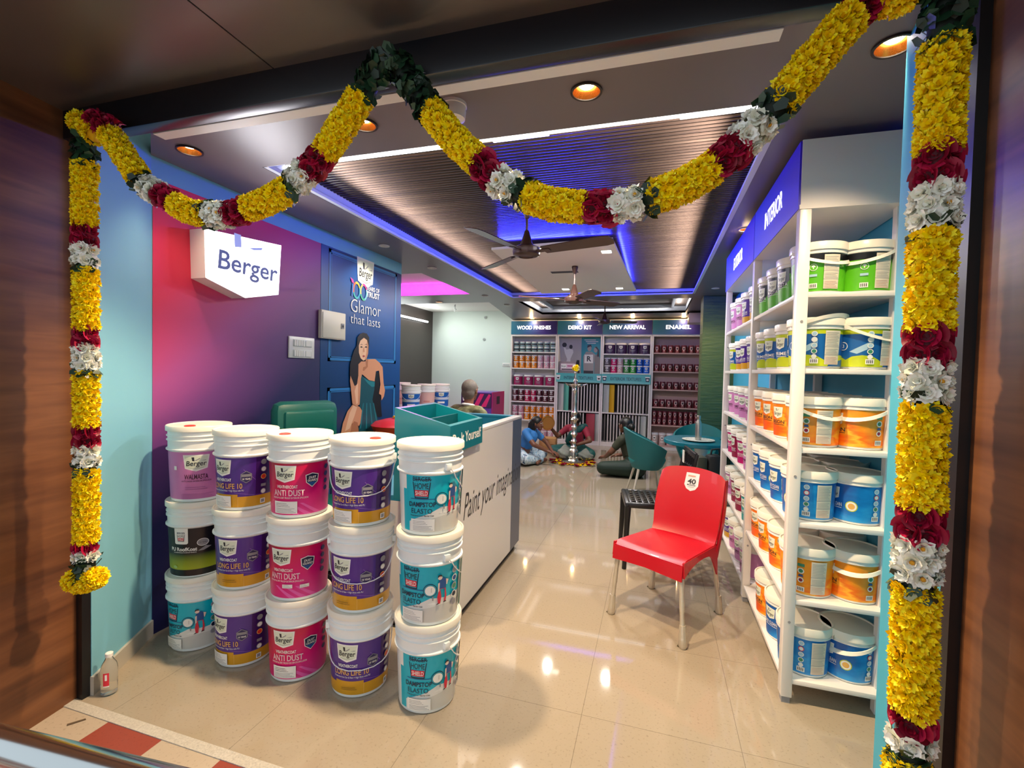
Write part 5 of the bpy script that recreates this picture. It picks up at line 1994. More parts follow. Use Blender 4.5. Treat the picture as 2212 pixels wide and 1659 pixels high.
def hand(w, d, nrm, curl=.5, s_=1.0, side=1):
    """palm, four unequal bent fingers and a side thumb from wrist w along d"""
    w, d, nrm = Vector(w), Vector(d).normalized(), Vector(nrm).normalized()
    lat = d.cross(nrm).normalized()
    nrm = lat.cross(d).normalized()
    P = [('c', w, w + d * .05 * s_, .022 * s_, .026 * s_)]
    pc = w + d * .075 * s_
    for k in (-1, 0, 1):
        P.append(('c', w + d * .03 * s_ + lat * .012 * k, pc + lat * .024 * k * s_, .016 * s_, .014 * s_))
    for i, (off, L) in enumerate(((-.031, .058), (-.0105, .072), (.0105, .076), (.031, .068))):
        r0 = pc + lat * off * s_
        a = curl
        d1 = (d * math.cos(a * .5) + nrm * math.sin(a * .5))
        d2 = (d * math.cos(a * 1.3) + nrm * math.sin(a * 1.3))
        m1 = r0 + d1 * L * .5 * s_
        P += [('c', r0, m1, .0095 * s_, .0085 * s_), ('c', m1, m1 + d2 * L * .5 * s_, .0085 * s_, .007 * s_)]
    t0 = w + d * .025 * s_ + lat * .024 * side * s_
    t1 = t0 + (d * .6 + lat * .7 * side + nrm * .3).normalized() * .038 * s_
    P += [('c', t0, t1, .012 * s_, .010 * s_), ('c', t1, t1 + (d * .9 + lat * .2 * side + nrm * .35).normalized() * .030 * s_, .010 * s_, .008 * s_)]
    return P


def head_parts(h, d):
    """skull, jaw, nose, ears and neck root; d is the way the face looks (level)"""
    h, d = Vector(h), Vector(d).normalized()
    lat = d.cross(Vector((0, 0, 1))).normalized()
    P = [('e', h + Vector((0, 0, .02)), .076, .085, .092), ('c', h + d * .03 - Vector((0, 0, .02)), h + d * .055 - Vector((0, 0, .075)), .062, .032),
         ('c', h + d * .085 + Vector((0, 0, .0)), h + d * .103 - Vector((0, 0, .028)), .010, .013)]
    for s_ in (-1, 1):
        P.append(('c', h + lat * .075 * s_ + Vector((0, 0, .012)), h + lat * .080 * s_ - Vector((0, 0, .022)), .013, .010))
    return P


def face(parent, h, d, lipm):
    h, d = Vector(h), Vector(d).normalized()
    lat = d.cross(Vector((0, 0, 1))).normalized()
    mb = MB()
    for s_ in (-1, 1):
        c = h + d * .079 + lat * .031 * s_ + Vector((0, 0, .012))
        mb.ball(c, .011, .011, .007, print_white, sub=1)
        mb.ball(c + d * .005, .0062, .0062, .0062, print_dark, sub=1)
        mb.tube([c + Vector((0, 0, .017)) - lat * .014, c + Vector((0, 0, .021)) + d * .003, c + Vector((0, 0, .017)) + lat * .014], .003, print_dark, 6)
    mb.build('eyes', parent)
    mo = h + d * .088 - Vector((0, 0, .052))
    MB().tube([mo - lat * .022 - d * .006, mo + d * .004, mo + lat * .022 - d * .006], [.003, .007, .003], lipm, 8).build('mouth', parent)


skin_d = mat('skin_brown', '#6b4230', 0.5, vary=.08, vscale=20)
skin_m = mat('skin_tan', '#8a5a42', 0.5, vary=.08, vscale=20)
hair_b = mat('hair_black', '#0d0b0c', 0.4, bump=.4, bscale=90)
hair_g = mat('hair_grey', '#6f655a', 0.6, bump=.6, bscale=120, vary=.3, vscale=40)
lip_m = mat('lips', '#6e2f2c', .45)


def seated(name_label, loc, rz, skin, cloth, hips, lean, headd, armL, armR, lower, upper, hairf, face_on=True, turn=0.0):
    """cross-legged on the floor, facing local -Y; armL/armR = (elbow, wrist, hand direction, palm normal, curl)"""
    t = thing('person', name_label, 'person', loc, rz)
    sh = .53
    L = lean
    pel, wai, che = (0, 0, .13), (0, -.03 - L * .3, .29), (0, -.04 - L * .75, .44)
    nk, hd = Vector((0, -.035 - L, .575)), Vector((0, -.055 - L * 1.25 - .02, .705 - L * .35))
    P = [('c', pel, wai, .14, .115), ('c', wai, che, .115, .125), ('c', (-.12, che[1] + .01, .51), (.12, che[1] + .01, .51), .062, .062), ('c', (0, che[1], .50), nk, .075, .048), ('c', nk, hd, .047, .05)]
    hdir = Vector((math.sin(turn), -math.cos(turn), 0))
    P += head_parts(hd, hdir)
    for s_, (el_, wr, hdn, pn, cu) in ((-1, armL), (1, armR)):
        shd = Vector((s_ * .165, che[1] + .01, .505))
        P += [('c', shd, el_, .052, .040), ('c', el_, wr, .039, .025)]
        P += hand(wr, hdn, pn, cu, 1.0, -s_)
    for s_ in (-1, 1):
        kn, an = Vector((s_ * .34, -.25, .13)), Vector((-s_ * .04, -.36, .06))
        P += [('c', (s_ * .09, -.02, .12), kn, .10, .068), ('c', kn, an, .06, .04), ('c', an, an + Vector((-s_ * .13, -.02, -.02)), .038, .028)]
    fuse(P, skin, 'body', t, .0065, 2)
    # skirt or saree wrapped round the hips and legs
    Q = [('c', pel, (0, -.02, .26), .155, .128)]
    for s_ in (-1, 1):
        Q += [('c', (s_ * .09, -.02, .12), (s_ * .35, -.25, .12), .118, .085), ('c', (s_ * .35, -.25, .11), (-s_ * .02, -.35, .06), .082, .058)]
    Q.append(('e', Vector((0, -.2, .06)), .3, .2, .058))
    fuse(Q, lower, 'skirt', t, .010, 5)
    U = [('c', (0, -.03 - L * .3, .30), wai, .128, .125), ('c', wai, che, .124, .134), ('c', (-.13, che[1] + .01, .508), (.13, che[1] + .01, .508), .068, .068)]
    for s_, a in ((-1, armL), (1, armR)):
        shd = Vector((s_ * .165, che[1] + .01, .505))
        U.append(('c', shd, shd.lerp(Vector(a[0]), .62), .062, .052))
    fuse(U, upper, 'blouse', t, .009, 4)
    fuse(hairf(hd, hdir), hair_b, 'hair', t, .008, 2)
    if face_on:
        face(t, hd, hdir, lip_m)
    return t, hd


def bun_hair(h, d):
    b = -d
    return [('e', h + Vector((0, 0, .034)) + b * .014, .086, .092, .090), ('e', h + b * .045 - Vector((0, 0, .012)), .08, .06, .085), ('e', h + b * .115 - Vector((0, 0, .01)), .045, .042, .045)]


def long_hair(h, d):
    b = -d
    return [('e', h + Vector((0, 0, .036)) + b * .014, .088, .094, .090), ('c', h + b * .07, h + b * .12 - Vector((0, 0, .16)), .08, .055), ('c', h + b * .12 - Vector((0, 0, .16)), h + b * .16 - Vector((0, 0, .34)), .05, .022)]


pat_blue = ramp_mat('blue_white_print', (0, 0, 0, 0), [(0.38, '#2b4f74'), (0.46, '#cfdbe2'), (0.54, '#7fa3bb'), (0.62, '#d9e2e4'), (0.7, '#34597c')], rough=.7, noise=1.0, nscale=16, stretch=(1, 1, .5))
sky_cloth = mat('blue_blouse', '#2f74b8', .7, vary=.15)
red_cloth = mat('red_blouse', '#8f1c36', .7, vary=.15)
green_cloth = mat('green_saree', '#0c4f4d', .6, vary=.2)
dgreen_cloth = mat('dark_green_saree', '#12291f', .65, vary=.3)
olive_cloth = mat('olive_blouse', '#2e3020', .7, vary=.2)
# woman in blue, leaning over to her work, facing along the rear wall
wa, hd = seated('person in a blue blouse and printed skirt sitting on the floor past the counter', (-2.08, 7.45, 0), R(80), skin_d, None, 0, .17, 0,
                ((-.24, -.34, .34), (-.10, -.50, .24), (.3, -1, -.3), (0, 0, -1), .6), ((.24, -.36, .32), (.10, -.52, .20), (-.3, -1, -.2), (0, 0, -1), .7), pat_blue, sky_cloth, long_hair, True)
fh = MB()
for i in range(7):
    mum(fh, hd + Vector((-.05 + .016 * i, .115, .02)), Vector((0, 1, .3)).normalized(), .016, whi)
fh.build('hair_flowers', wa, 0)['label'] = 'white flowers in the hair'
# woman with the brass tray
wb, hd = seated('person in red blouse and green saree holding up a brass tray behind the lamp', (-1.27, 8.28, 0), R(-14), skin_d, None, 0, .05, 0,
                ((-.30, -.20, .36), (-.36, -.36, .52), (0, -.2, 1), (.5, 0.8, 0), .35), ((.30, -.17, .33), (.14, -.34, .27), (-1, -.3, .1), (0, 0, 1), .5), green_cloth, red_cloth, bun_hair, True, R(-18))
sa = [('c', (.13, -.10, .55), (-.02, -.16, .42), .055, .07), ('c', (-.02, -.16, .42), (-.12, -.10, .28), .075, .07), ('c', (.14, -.03, .55), (.12, .08, .40), .055, .06)]
fuse(sa, green_cloth, 'saree_drape', wb, .009, 4)
brass = mat('brass', '#c89a4a', .2, .9)
tp = thing('tray', 'round brass tray held up by the woman in red beside the tall lamp', 'tray', (0, 0, 0))
ww = Matrix.Translation((-1.27, 8.28, 0)) @ Matrix.Rotation(R(-14), 4, 'Z')
q = ww @ Vector((-.385, -.415, .60))
tp.location = q
tp.rotation_euler = Euler((R(78), 0, R(-8)))
MB().lathe([(.0001, 0), (.105, 0), (.112, .012), (.128, .014), (.128, .018), (.11, .017), (.103, .005), (.0001, .004)], brass, 44, cap0=False, cap1=False).build('dish', tp)
# woman in dark green seen from behind
wc, hd = seated('person in a dark green saree sitting on the floor beside the teal tub chair', (-.23, 6.98, 0), R(-128), skin_d, None, 0, .09, 0,
                ((-.25, -.20, .33), (-.15, -.40, .22), (.3, -1, -.1), (0, 0, -1), .6), ((.25, -.20, .33), (.15, -.40, .22), (-.3, -1, -.1), (0, 0, -1), .6), dgreen_cloth, olive_cloth, bun_hair, True)
wc.scale = (1.08, 1.08, 1.08)
# man at the desk, grey-haired, only head and shoulders above the counter
mn = thing('person', 'grey-haired man in an olive shirt seen from behind over the counter', 'person', (-1.88, 4.55, .07), R(165))
H = Vector((0, -.08, 1.205))
P = [('c', (0, 0, .55), (0, -.02, .74), .15, .13), ('c', (0, -.02, .74), (0, -.03, .90), .13, .145), ('c', (-.14, -.03, .985), (.14, -.03, .985), .065, .065), ('c', (0, -.03, .97), (0, -.05, 1.06), .08, .052), ('c', (0, -.05, 1.06), H, .052, .05)]
P += head_parts(H, (0, -1, 0))
for s_ in (-1, 1):
    P += [('c', (s_ * .185, -.03, .97), (s_ * .24, -.10, .72), .052, .042), ('c', (s_ * .24, -.10, .72), (s_ * .14, -.33, .66), .040, .027)]
    P += hand((s_ * .14, -.33, .66), (-s_ * .3, -1, -.1), (0, 0, -1), .5, 1.0, -s_)
    P += [('c', (s_ * .09, -.02, .50), (s_ * .13, -.45, .50), .09, .07), ('c', (s_ * .13, -.45, .50), (s_ * .13, -.42, .09), .062, .04), ('c', (s_ * .13, -.40, .05), (s_ * .14, -.56, .035), .04, .032)]
fuse(P, skin_m, 'body', mn, .0065, 2)
shirt = ramp_mat('olive_shirt', (0, 0, 0, 0), [(0.4, '#4d4a2e'), (0.5, '#6e6a44'), (0.62, '#85805a')], rough=.75, noise=1.0, nscale=14)
U = [('c', (0, 0, .56), (0, -.02, .74), .165, .146), ('c', (0, -.02, .74), (0, -.03, .90), .146, .158), ('c', (-.145, -.03, .985), (.145, -.03, .985), .074, .074), ('c', (0, -.02, .99), (0, -.03, 1.03), .075, .06)]
for s_ in (-1, 1):
    U.append(('c', (s_ * .185, -.03, .97), (s_ * .225, -.08, .78), .064, .056))
fuse(U, shirt, 'shirt', mn, .009, 4)
MB().tube([(.058 * math.cos(a * PI / 8), -.045 + .062 * math.sin(a * PI / 8), 1.055 + .012 * math.sin(a * PI / 8)) for a in range(16)], .014, print_white, 8, closed=True).build('collar', mn)['label'] = 'white inner collar'
tr = []
for s_ in (-1, 1):
    tr += [('c', (s_ * .09, 0, .50), (s_ * .13, -.45, .50), .10, .08), ('c', (s_ * .13, -.45, .50), (s_ * .13, -.42, .12), .072, .055)]
fuse(tr, dark_brown, 'trousers', mn, .010, 4)
fuse([('e', H + Vector((0, .018, .032)), .084, .088, .090), ('e', H + Vector((0, .04, -.02)), .076, .062, .08)], hair_g, 'hair', mn, .008, 2)
face(mn, H, (0, -1, 0), lip_m)
stl = thing('stool', 'black stool under the grey-haired man behind the counter', 'stool', (-1.88, 4.56, .07))
MB().lathe([(.17, .30), (.18, .31), (.18, .335), (.0001, .34)], black_metal, 24, cap1=False).build('seat', stl)
for i in range(4):
    a = PI / 4 + i * PI / 2
    MB().tube([(.13 * math.cos(a), .13 * math.sin(a), .31), (.18 * math.cos(a), .18 * math.sin(a), -.07)], .012, black_metal, 8).build('leg', stl)
# ------------------------------------------------------------------ tall oil lamp, flowers, packages on the floor
silver_m = mat('lamp_silver', '#d6d2ca', .2, .95)
lp = thing('oil_lamp', 'tall silver oil lamp standing in a ring of petals on the floor', 'lamp', (-1.245, 7.72, 0.012))
MB().lathe([(.19, 0), (.195, .006), (.15, .014), (.10, .02), (.075, .05), (.09, .075), (.05, .10)], silver_m, 44).build('base', lp)
prof = [(.05, .10)]
z = .10
knots = [(.12, .06), (.19, .075), (.25, .055), (.30, .032), (.345, .055), (.40, .03), (.46, .062), (.52, .034), (.58, .05), (.64, .03), (.70, .068), (.76, .03), (.82, .055), (.90, .032), (1.0, .036), (1.1, .032), (1.18, .045), (1.23, .03)]
for a, b in zip(knots, knots[1:]):
    prof += [(a[1], a[0]), ((a[1] + b[1]) / 2 * .8, (a[0] + b[0]) / 2)]
prof.append((.03, 1.23))
MB().lathe(prof, silver_m, 28).build('stem', lp)
bw = MB()
bw.lathe([(.03, 1.225), (.06, 1.235), (.12, 1.262), (.125, 1.285), (.12, 1.285), (.05, 1.25), (.0001, 1.245)], silver_m, 36, cap0=False, cap1=False)
for i in range(5):
    a = 2 * PI * i / 5 + .3
    bw.tube([(.10 * math.cos(a), .10 * math.sin(a), 1.268), (.15 * math.cos(a), .15 * math.sin(a), 1.272), (.19 * math.cos(a), .19 * math.sin(a), 1.292)], [.022, .016, .006], silver_m, 8)
bw.build('oil_dish', lp)
MB().lathe([(.03, 1.25), (.022, 1.30), (.038, 1.34), (.022, 1.37), (.03, 1.40), (.018, 1.44), (.026, 1.47), (.012, 1.50)], silver_m, 24).build('finial', lp)
fl = thing('flower_tuft', 'tuft of yellow and white flowers on top of the tall lamp', 'flowers', (-1.245, 7.72, 1.515))
tf = MB()
for i in range(18):
    a, e = random.random() * 6.28, random.uniform(-.5, 1.4)
    d = Vector((math.cos(a) * math.cos(e), math.sin(a) * math.cos(e), math.sin(e)))
    mum(tf, Vector((0, 0, .045)) + d * .042, d, .030, yel if i % 3 else whi)
tf.ball((0, 0, .045), .045, .045, .05, core_y)
tf.build('blossoms', fl, 0)
ringp = MB()
for i in range(150):
    a = random.random() * 6.28
    r = random.uniform(.20, .36)
    mum(ringp, Vector((r * math.cos(a), r * math.sin(a), .006)), Vector((0, 0, 1)), .020, yel)
for i in range(90):
    a = random.random() * 6.28
    r = random.uniform(.19, .25)
    rose(ringp, Vector((r * math.cos(a), r * math.sin(a), .008)), Vector((0, 0, 1)), .020)
for i in range(10):
    a = 2 * PI * i / 10
    for j in range(7):
        rr = .335 + random.uniform(-.03, .045)
        rose(ringp, Vector((rr * math.cos(a) + random.uniform(-.025, .025), rr * math.sin(a) + random.uniform(-.025, .025), .018)), Vector((0, 0, 1)), .022)
o = ringp.build('petal_ring', None, 0)
o.location = (-1.245, 7.72, .002)
tag(o, 'ring of yellow and red flower petals laid on the floor around the lamp', 'petals', kind='stuff')
card = mat('cardboard', '#b98a55', .7, vary=.06)
cb = thing('cardboard_box', 'brown cardboard box on the floor behind the woman in blue', 'box', (-1.84, 8.52, 0), R(6))
MB().box(-.17, .14, -.12, .18, 0, .27, card, bev=.004).build('carton', cb)
MB().box(-.17, .14, .02, .04, .27, .2715, mat('tape', '#c9a46c', .4)).build('tape', cb)
MB().box(.02, .10, -.1215, -.12, .07, .17, mat('box_print', '#8a6238', .6)).build('printed_marks', cb)
bagm = mat('clear_polythene', '#eef0e6', .25, trans=.75)
pb = thing('plastic_bag', 'clear plastic bag of yellow flowers on the floor beside the lamp', 'bag', (-1.07, 7.92, 0))


def blob(rx, ry, rz, m, seed, neck=True):
    b = bmesh.new()
    bmesh.ops.create_icosphere(b, subdivisions=4, radius=1)
    rnd = random.Random(seed)
    ph = [rnd.random() * 6 for _ in range(6)]
    for v in b.verts:
        c = v.co.copy()
        k = 1 + .06 * math.sin(5 * c.x + ph[0]) + .06 * math.sin(6 * c.y + ph[1]) + .04 * math.sin(9 * c.z + ph[2] + 4 * c.x)
        v.co = Vector((c.x * rx * k, c.y * ry * k, max(-.98, c.z) * rz * k + rz))
        if neck and c.z > .72:
            v.co.z += (c.z - .72) * rz * 1.4
            v.co.x *= 1 - (c.z - .72) * 1.8
            v.co.y *= 1 - (c.z - .72) * 1.8
    mb = MB()
    mb.bm(b, m)
    return mb


blob(.13, .11, .09, bagm, 3).build('bag', pb, 60)
ff = MB()
for i in range(34):
    a, r = random.random() * 6.28, random.random() ** .5 * .095
    mum(ff, Vector((r * math.cos(a), r * .8 * math.sin(a), random.uniform(.03, .085))), Vector((random.uniform(-.4, .4), -.5, .8)).normalized(), .024, yel)
ff.build('flowers_inside', pb, 0)
pb2 = thing('plastic_bag', 'crumpled empty clear plastic bag on the floor behind the lamp', 'bag', (-1.40, 7.86, 0))
blob(.15, .12, .11, bagm, 9).build('bag', pb2, 60)
pot = thing('metal_pot', 'small shiny metal pots clustered on the floor by the woman in dark green', 'pot', (-.80, 7.55, 0))
MB().lathe([(.03, 0), (.05, .02), (.045, .05), (.05, .06), (.046, .06)], silver_m, 20).build('pot', pot)
MB().lathe([(.025, 0), (.04, .015), (.036, .04), (.04, .05)], silver_m, 20, Matrix.Translation((.09, .03, 0))).build('small_pot', pot)
MB().lathe([(.05, 0), (.07, .008), (.072, .012), (.05, .004), (.0001, .003)], silver_m, 24, Matrix.Translation((-.13, -.02, 0)), cap1=False).build('saucer', pot)

# ------------------------------------------------------------------ lit sign, mural and boxes on the wall by the counter
WX = -2.597
sg = thing('light_box_sign', 'glowing white five-sided light box with dark lettering on the red wall', 'sign', (WX, 2.47, 2.15))
face_pts = [at(px, py, 'x', WX + .11) for px, py in ((441, 493), (608, 530), (602, 637), (530, 644), (444, 600))]
face_pts = [(p.y - 2.47, p.z - 2.15) for p in face_pts]
cx_ = sum(p[0] for p in face_pts) / 5
rim = mat('sign_case', '#f3e9e6', .35)
glow = mat('sign_face', '#ffffff', .5, emit=4.0, ecol='#fbf6ff')
MB().prism(face_pts, 'x', 0.0, .108, rim).build('case', sg)
MB().prism([(cx_ + (a - cx_) * .985, b * .985 if b > 0 else b * .985) for a, b in face_pts], 'x', .108, .112, glow).build('lit_face', sg)
pr = Print(lambda u, v, o: (.112 + o, cx_ + u, v))
lt = mat('sign_letter_blue', '#4a5480', .5, emit=.25, ecol='#6f7cb4')
lt2 = mat('sign_mark_blue', '#8a96d0', .5, emit=.5, ecol='#a4aee0')
fit(pr, 'Berger', .02, -.085, .16, .46, lt, shear=.08, bold=.015)
pr.poly([(-.09, .150), (-.04, .150), (-.035, .075), (-.085, .065)], lt2)
pr.poly([(.02, .085), (.13, .115), (.12, .095), (.06, .080)], lt2)
pr.mb.build('lettering', sg, 0)
lamp('AREA', (WX + .20, 2.47, 2.17), 4, (.98, .96, 1), (0, R(-90), 0), shape='RECTANGLE', size=.3, size_y=.56)

mural = thing('wall_mural', 'deep blue printed mural of a seated woman, reading Glamor that lasts', 'mural', (-2.599, 3.195, 0.10))
blue_m = ramp_mat('mural_blue', (0, 0.12, 0.36, 0.0), [(0.0, '#0a1d3a'), (0.35, '#0c3058'), (0.62, '#08427e'), (0.8, '#0b5096'), (1.0, '#07286f')], rough=.35)
MB().box(0, .003, 0, 1.248, 0, 2.385, blue_m).build('sheet', mural)
pm = Print(lambda u, v, o: (.003 + o, u, v))


def mp(pts):
    """zoomed pixels of the figure -> the flat of the mural"""
    out = []
    for x, y in pts:
        p = at(720 + x / 6.914, 700 + y / 6.914, 'x', -2.597)
        out.append((p.y - 3.195, p.z - .10))
    return out


def mq(*pts):
    out = []
    for x, y in pts:
        p = at(x, y, 'x', -2.597)
        out.append((p.y - 3.195, p.z - .10))
    return out


mould_hi, mould_lo = mat('mural_mould_light', '#2a78b8', .35), mat('mural_mould_dark', '#0a2344', .35)


def frame_(u0, u1, v0, v1):
    for d, wd, m in ((0, .045, mould_lo), (.008, .022, mould_hi), (.034, .008, mould_hi)):
        for a, b, c_, e in ((u0 + d, u1 - d, v1 - d - wd, v1 - d), (u0 + d, u1 - d, v0 + d, v0 + d + wd), (u0 + d, u0 + d + wd, v0 + d, v1 - d), (u1 - d - wd, u1 - d, v0 + d, v1 - d)):
            pm.lv -= 1
            pm.rect(a, b, c_, e, m)
        pm.lv += 2


frame_(.09, 1.16, 1.44, 2.372)
frame_(.09, 1.16, .0, 1.22)
# brand shield, centenary mark, slogan
c0 = mq((789, 591))[0]
shield_full(pm, c0[0], c0[1], .27, .26)
a0 = mq((776, 629))[0]
for i, (mx_, cols) in enumerate(((-.045, ('#e5c33a', '#e0703a', '#35b5b0', '#2fa3c8')), (.06, ('#d83a8a', '#f0d060', '#36b890', '#7fd0e0')))):
    for k in range(4):
        m = mat('hundred_%d%d' % (i, k), cols[k], .4)
        a1 = R(90 * k + 20)
        pts = [(a0[0] + mx_ + .056 * math.cos(a1 + R(95) * j / 8), a0[1] + .078 * math.sin(a1 + R(95) * j / 8)) for j in range(9)]
        pts += [(a0[0] + mx_ + .038 * math.cos(a1 + R(95) * j / 8), a0[1] + .058 * math.sin(a1 + R(95) * j / 8)) for j in reversed(range(9))]
        pm.poly(pts, m)
pm.poly([(a0[0] - .14, a0[1] + .10), (a0[0] - .10, a0[1] + .085), (a0[0] - .085, a0[1] + .05), (a0[0] - .12, a0[1] + .06)], mat('hundred_pink', '#d0409a', .4))
pm.poly([(a0[0] - .115, a0[1] + .05), (a0[0] - .095, a0[1] + .05), (a0[0] - .105, a0[1] - .06), (a0[0] - .125, a0[1] - .06)], mat('hundred_blue', '#2f6fc8', .4))
y0 = mq((790, 635), (818, 643))
uw = y0[1][0] - y0[0][0]
fit(pm, 'YEARS OF', (y0[0][0] + y0[1][0]) / 2, mq((804, 630))[0][1], .056, uw, print_white, bold=.02)
fit(pm, 'TRUST', (y0[0][0] + y0[1][0]) / 2, mq((804, 644))[0][1], .072, uw, print_white, bold=.03)
g0 = mq((756, 670), (820, 684))
fit(pm, 'Glamor', (g0[0][0] + g0[1][0]) / 2, mq((788, 679))[0][1], .17, g0[1][0] - g0[0][0], print_white, bold=-.012)
fit(pm, 'that lasts', (g0[0][0] + g0[1][0]) / 2, mq((788, 703))[0][1], .125, g0[1][0] - g0[0][0], print_white, bold=-.012)
# the printed sitter: dark chair, dress, limbs, hair, face
fk_skin, fk_sh, fk_hi = mat('mural_skin', '#c98f6c', .4), mat('mural_skin_shade', '#a86f50', .4), mat('mural_skin_light', '#e2b795', .4)
fk_dress, fk_dl, fk_hair, fk_blk = mat('mural_dress', '#0e4c58', .4), mat('mural_dress_light', '#1d7580', .4), mat('mural_hair', '#15101a', .4), mat('mural_chair', '#0b1018', .4)
pm.poly(mp([(620, 710), (672, 730), (690, 1050), (715, 1380), (640, 1385), (570, 1130), (600, 980)]), fk_blk)
pm.poly(mp([(280, 1195), (380, 1235), (418, 1290), (412, 1440), (370, 1525), (310, 1455), (265, 1490), (240, 1640), (100, 1640), (130, 1480), (200, 1300)]), fk_skin)
pm.poly(mp([(300, 1450), (350, 1470), (375, 1640), (235, 1640), (268, 1495)]), fk_sh)
pm.poly(mp([(285, 1210), (345, 1235), (300, 1380), (230, 1560), (160, 1600), (230, 1330)]), fk_hi)
pm.poly(mp([(395, 760), (520, 840), (605, 855), (600, 980), (570, 1130), (620, 1300), (690, 1560), (690, 1640), (365, 1640), (365, 1560), (410, 1450), (420, 1300), (380, 1230), (388, 1000)]), fk_dress)
for a, b in ((430, 380), (480, 470), (530, 560), (580, 640)):
    pm.poly(mp([(a, 1180), (a + 12, 1180), (b + 20, 1560), (b, 1560)]), fk_dl)
pm.poly(mp([(430, 800), (520, 850), (604, 862), (602, 930), (560, 940), (500, 890)]), fk_dl)
pm.poly(mp([(400, 540), (505, 525), (610, 522), (680, 580), (715, 640), (690, 690), (622, 705), (602, 855), (520, 838), (410, 745), (412, 690), (430, 600)]), fk_skin)
pm.poly(mp([(505, 525), (500, 640), (440, 700), (420, 690), (450, 560)]), fk_sh)
pm.poly(mp([(690, 600), (722, 640), (735, 880), (757, 990), (742, 1080), (705, 1140), (700, 1060), (668, 1040), (690, 900), (668, 700)]), fk_skin)
pm.poly(mp([(430, 128), (380, 150), (345, 200), (335, 330), (295, 390), (268, 480), (235, 600), (232, 770), (265, 905), (315, 925), (352, 860), (400, 720), (425, 600), (470, 545), (505, 440), (518, 330), (520, 200), (485, 142)]), fk_hair)
pm.poly(mp([(440, 205), (388, 248), (364, 320), (366, 430), (392, 510), (432, 546), (480, 520), (503, 440), (508, 320), (488, 240)]), fk_hi)
pm.poly(mp([(488, 240), (508, 320), (503, 440), (480, 520), (452, 540), (478, 420), (480, 300)]), fk_skin)
pm.poly(mp([(358, 600), (400, 558), (462, 558), (472, 630), (428, 645), (410, 760), (395, 810), (388, 1000), (376, 1200), (330, 1228), (268, 1190), (245, 950), (232, 850), (240, 770), (300, 925), (335, 905), (356, 770)]), fk_skin)
pm.poly(mp([(330, 905), (352, 880), (350, 1180), (325, 1200), (300, 1000)]), fk_hi)
for x in (402, 470):
    pm.poly(mp([(x - 22, 342), (x, 330), (x + 22, 344), (x, 354)]), fk_blk)
    pm.poly(mp([(x - 26, 312), (x + 2, 298), (x + 26, 314), (x + 2, 306)]), fk_hair)
pm.poly(mp([(432, 350), (442, 350), (450, 418), (424, 418)]), fk_skin)
pm.poly(mp([(412, 476), (434, 464), (458, 476), (436, 498)]), mat('mural_lips', '#a03a3e', .4))
pm.mb.build('printed_artwork', mural, 0)

db = thing('distribution_box', 'cream electrical box on the wall at the edge of the blue mural', 'electrical box', (WX, 0, 0))
p0, p1, p2, p3 = [at(x, y, 'x', WX + .04) for x, y in ((696, 669), (748, 677), (748, 735), (696, 731))]
ya, yb, za, zb = p0.y, p1.y, (p2.z + p3.z) / 2, (p0.z + p1.z) / 2
db.location = (WX + .006, (ya + yb) / 2, (za + zb) / 2)
wy, hz_ = (yb - ya) / 2, (zb - za) / 2
boxm = mat('box_cream', '#ded9c6', .4)
MB().box(-.004, .03, -wy, wy, -hz_, hz_, boxm, bev=.005).build('case', db)
MB().box(.03, .036, -wy * .93, wy * .93, -hz_ * .93, hz_ * .86, boxm, bev=.002).build('door', db)
MB().box(.036, .041, wy * .55, wy * .78, -.02, .025, print_grey).box(.041, .043, wy * .62, wy * .72, -.008, .012, print_dark).build('latch', db)
s0, s1 = at(625, 732, 'x', WX + .012), at(679, 777, 'x', WX + .012)
sp = thing('switch_board', 'white switch board with two rows of switches on the purple wall', 'switch', (WX, (s0.y + s1.y) / 2, (s0.z + s1.z) / 2 + .01))
wy = (s1.y - s0.y) / 2
MB().box(0, .012, -wy, wy, -.075, .085, white_plastic, bev=.003).build('plate', sp)
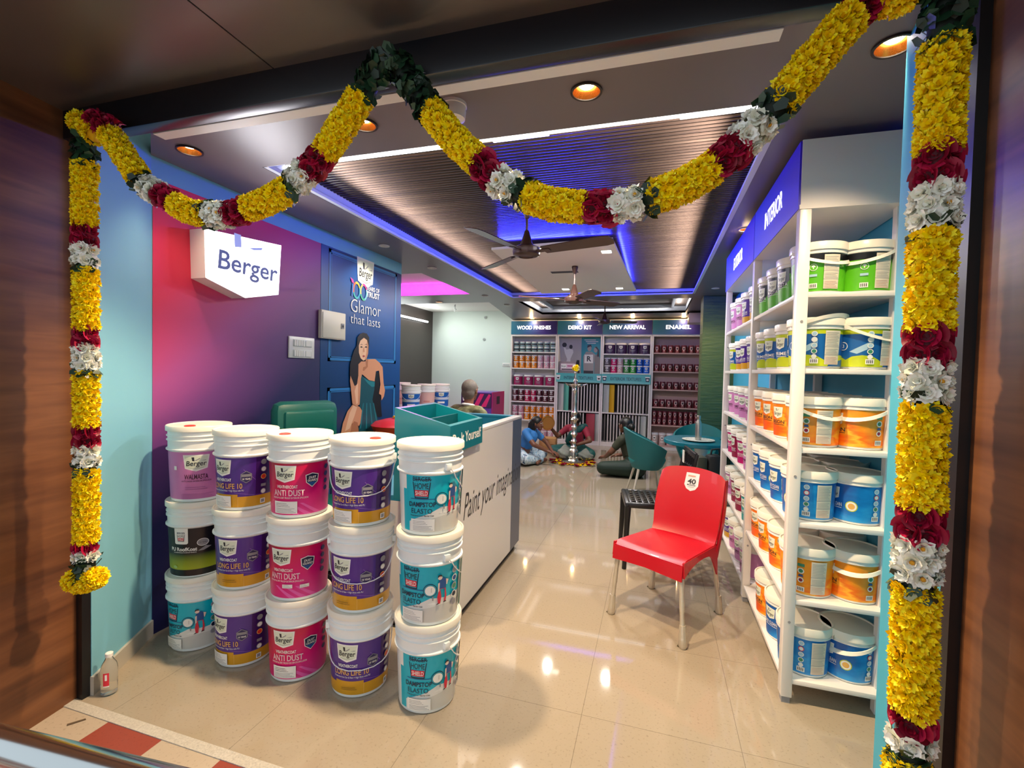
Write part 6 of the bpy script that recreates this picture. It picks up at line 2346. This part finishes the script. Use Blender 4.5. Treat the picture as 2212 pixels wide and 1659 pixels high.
for zz in (-.04, .038):
    MB().box(.012, .016, -wy * .72, wy * .75, zz - .027, zz + .027, mat('switch_grey', '#c4c8c4', .4), bev=.001).build('switch_row', sp)
    mbx = MB()
    for i in range(5):
        yy = -wy * .66 + i * wy * .17
        mbx.box(.016, .020, yy, yy + wy * .13, zz - .022, zz + .022, white_plastic)
    mbx.box(.016, .018, wy * .25, wy * .68, zz - .02, zz + .02, white_plastic)
    mbx.build('rocker', sp)

# ------------------------------------------------------------------ by the doorway
clear = mat('clear_pet', '#f2f5f4', .12, trans=.9)
wbm = thing('water_bottle', 'empty clear plastic bottle with red label standing by the baseboard', 'bottle', (-2.315, 1.475, 0))
MB().lathe([(.024, .002), (.030, .006), (.031, .05), (.0295, .055), (.031, .06), (.031, .115), (.027, .135), (.015, .158), (.0125, .165), (.0125, .175)], clear, 32).build('body', wbm)
MB().lathe([(.0145, .168), (.0148, .170), (.0148, .184), (.012, .186)], white_plastic, 20).build('cap', wbm)
pr = Print(lambda u, v, o: ((.0313 + o) * math.sin(u / .031), -(.0313 + o) * math.cos(u / .031), v), .005)
pr.rect(-.010, .012, .045, .108, print_white)
pr.rect(-.010, .012, .050, .108, red_ink)
pr.poly([(-.003, .075), (.005, .075), (.005, .101), (-.003, .101)], print_white)
lo = pr.mb.build('printed_label', wbm, 0)
lo.rotation_euler = (0, 0, R(35))
rl = thing('handrail', 'polished steel handrail crossing the near corner of the doorstep', 'handrail', (-.8, .5, .84))
a, b = at(-60, 1592, 'y', .50), at(330, 1706, 'y', .40)
base_ = Vector((-.8, .5, .84))
d = (b - a)
rm_ = mat('rail_steel', '#bfc4c4', .16, 1.0)
MB().tube([a - d * 1.2 - base_, b + d * .6 - base_], .026, rm_, 28).build('rail', rl)
MB().tube([a - d * 1.1 - base_, a - d * 1.1 - base_ - Vector((0, 0, (a - d * 1.1).z))], .02, rm_, 16).build('post', rl)
e_ = b + d * .5 - base_
MB().tube([e_, e_ - Vector((0, 0, (e_ + base_).z))], .02, rm_, 16).build('post', rl)
tw = tag(MB().prism([(-2.27, 1.29), (-2.235, 1.335), (-2.228, 1.332), (-2.262, 1.285)], 'z', -.0015, .002, mat('dry_leaf', '#5b4a36', .8)).build('dry_leaf'), 'dry brown leaf scrap on the pale paving by the walnut wall', 'leaf')
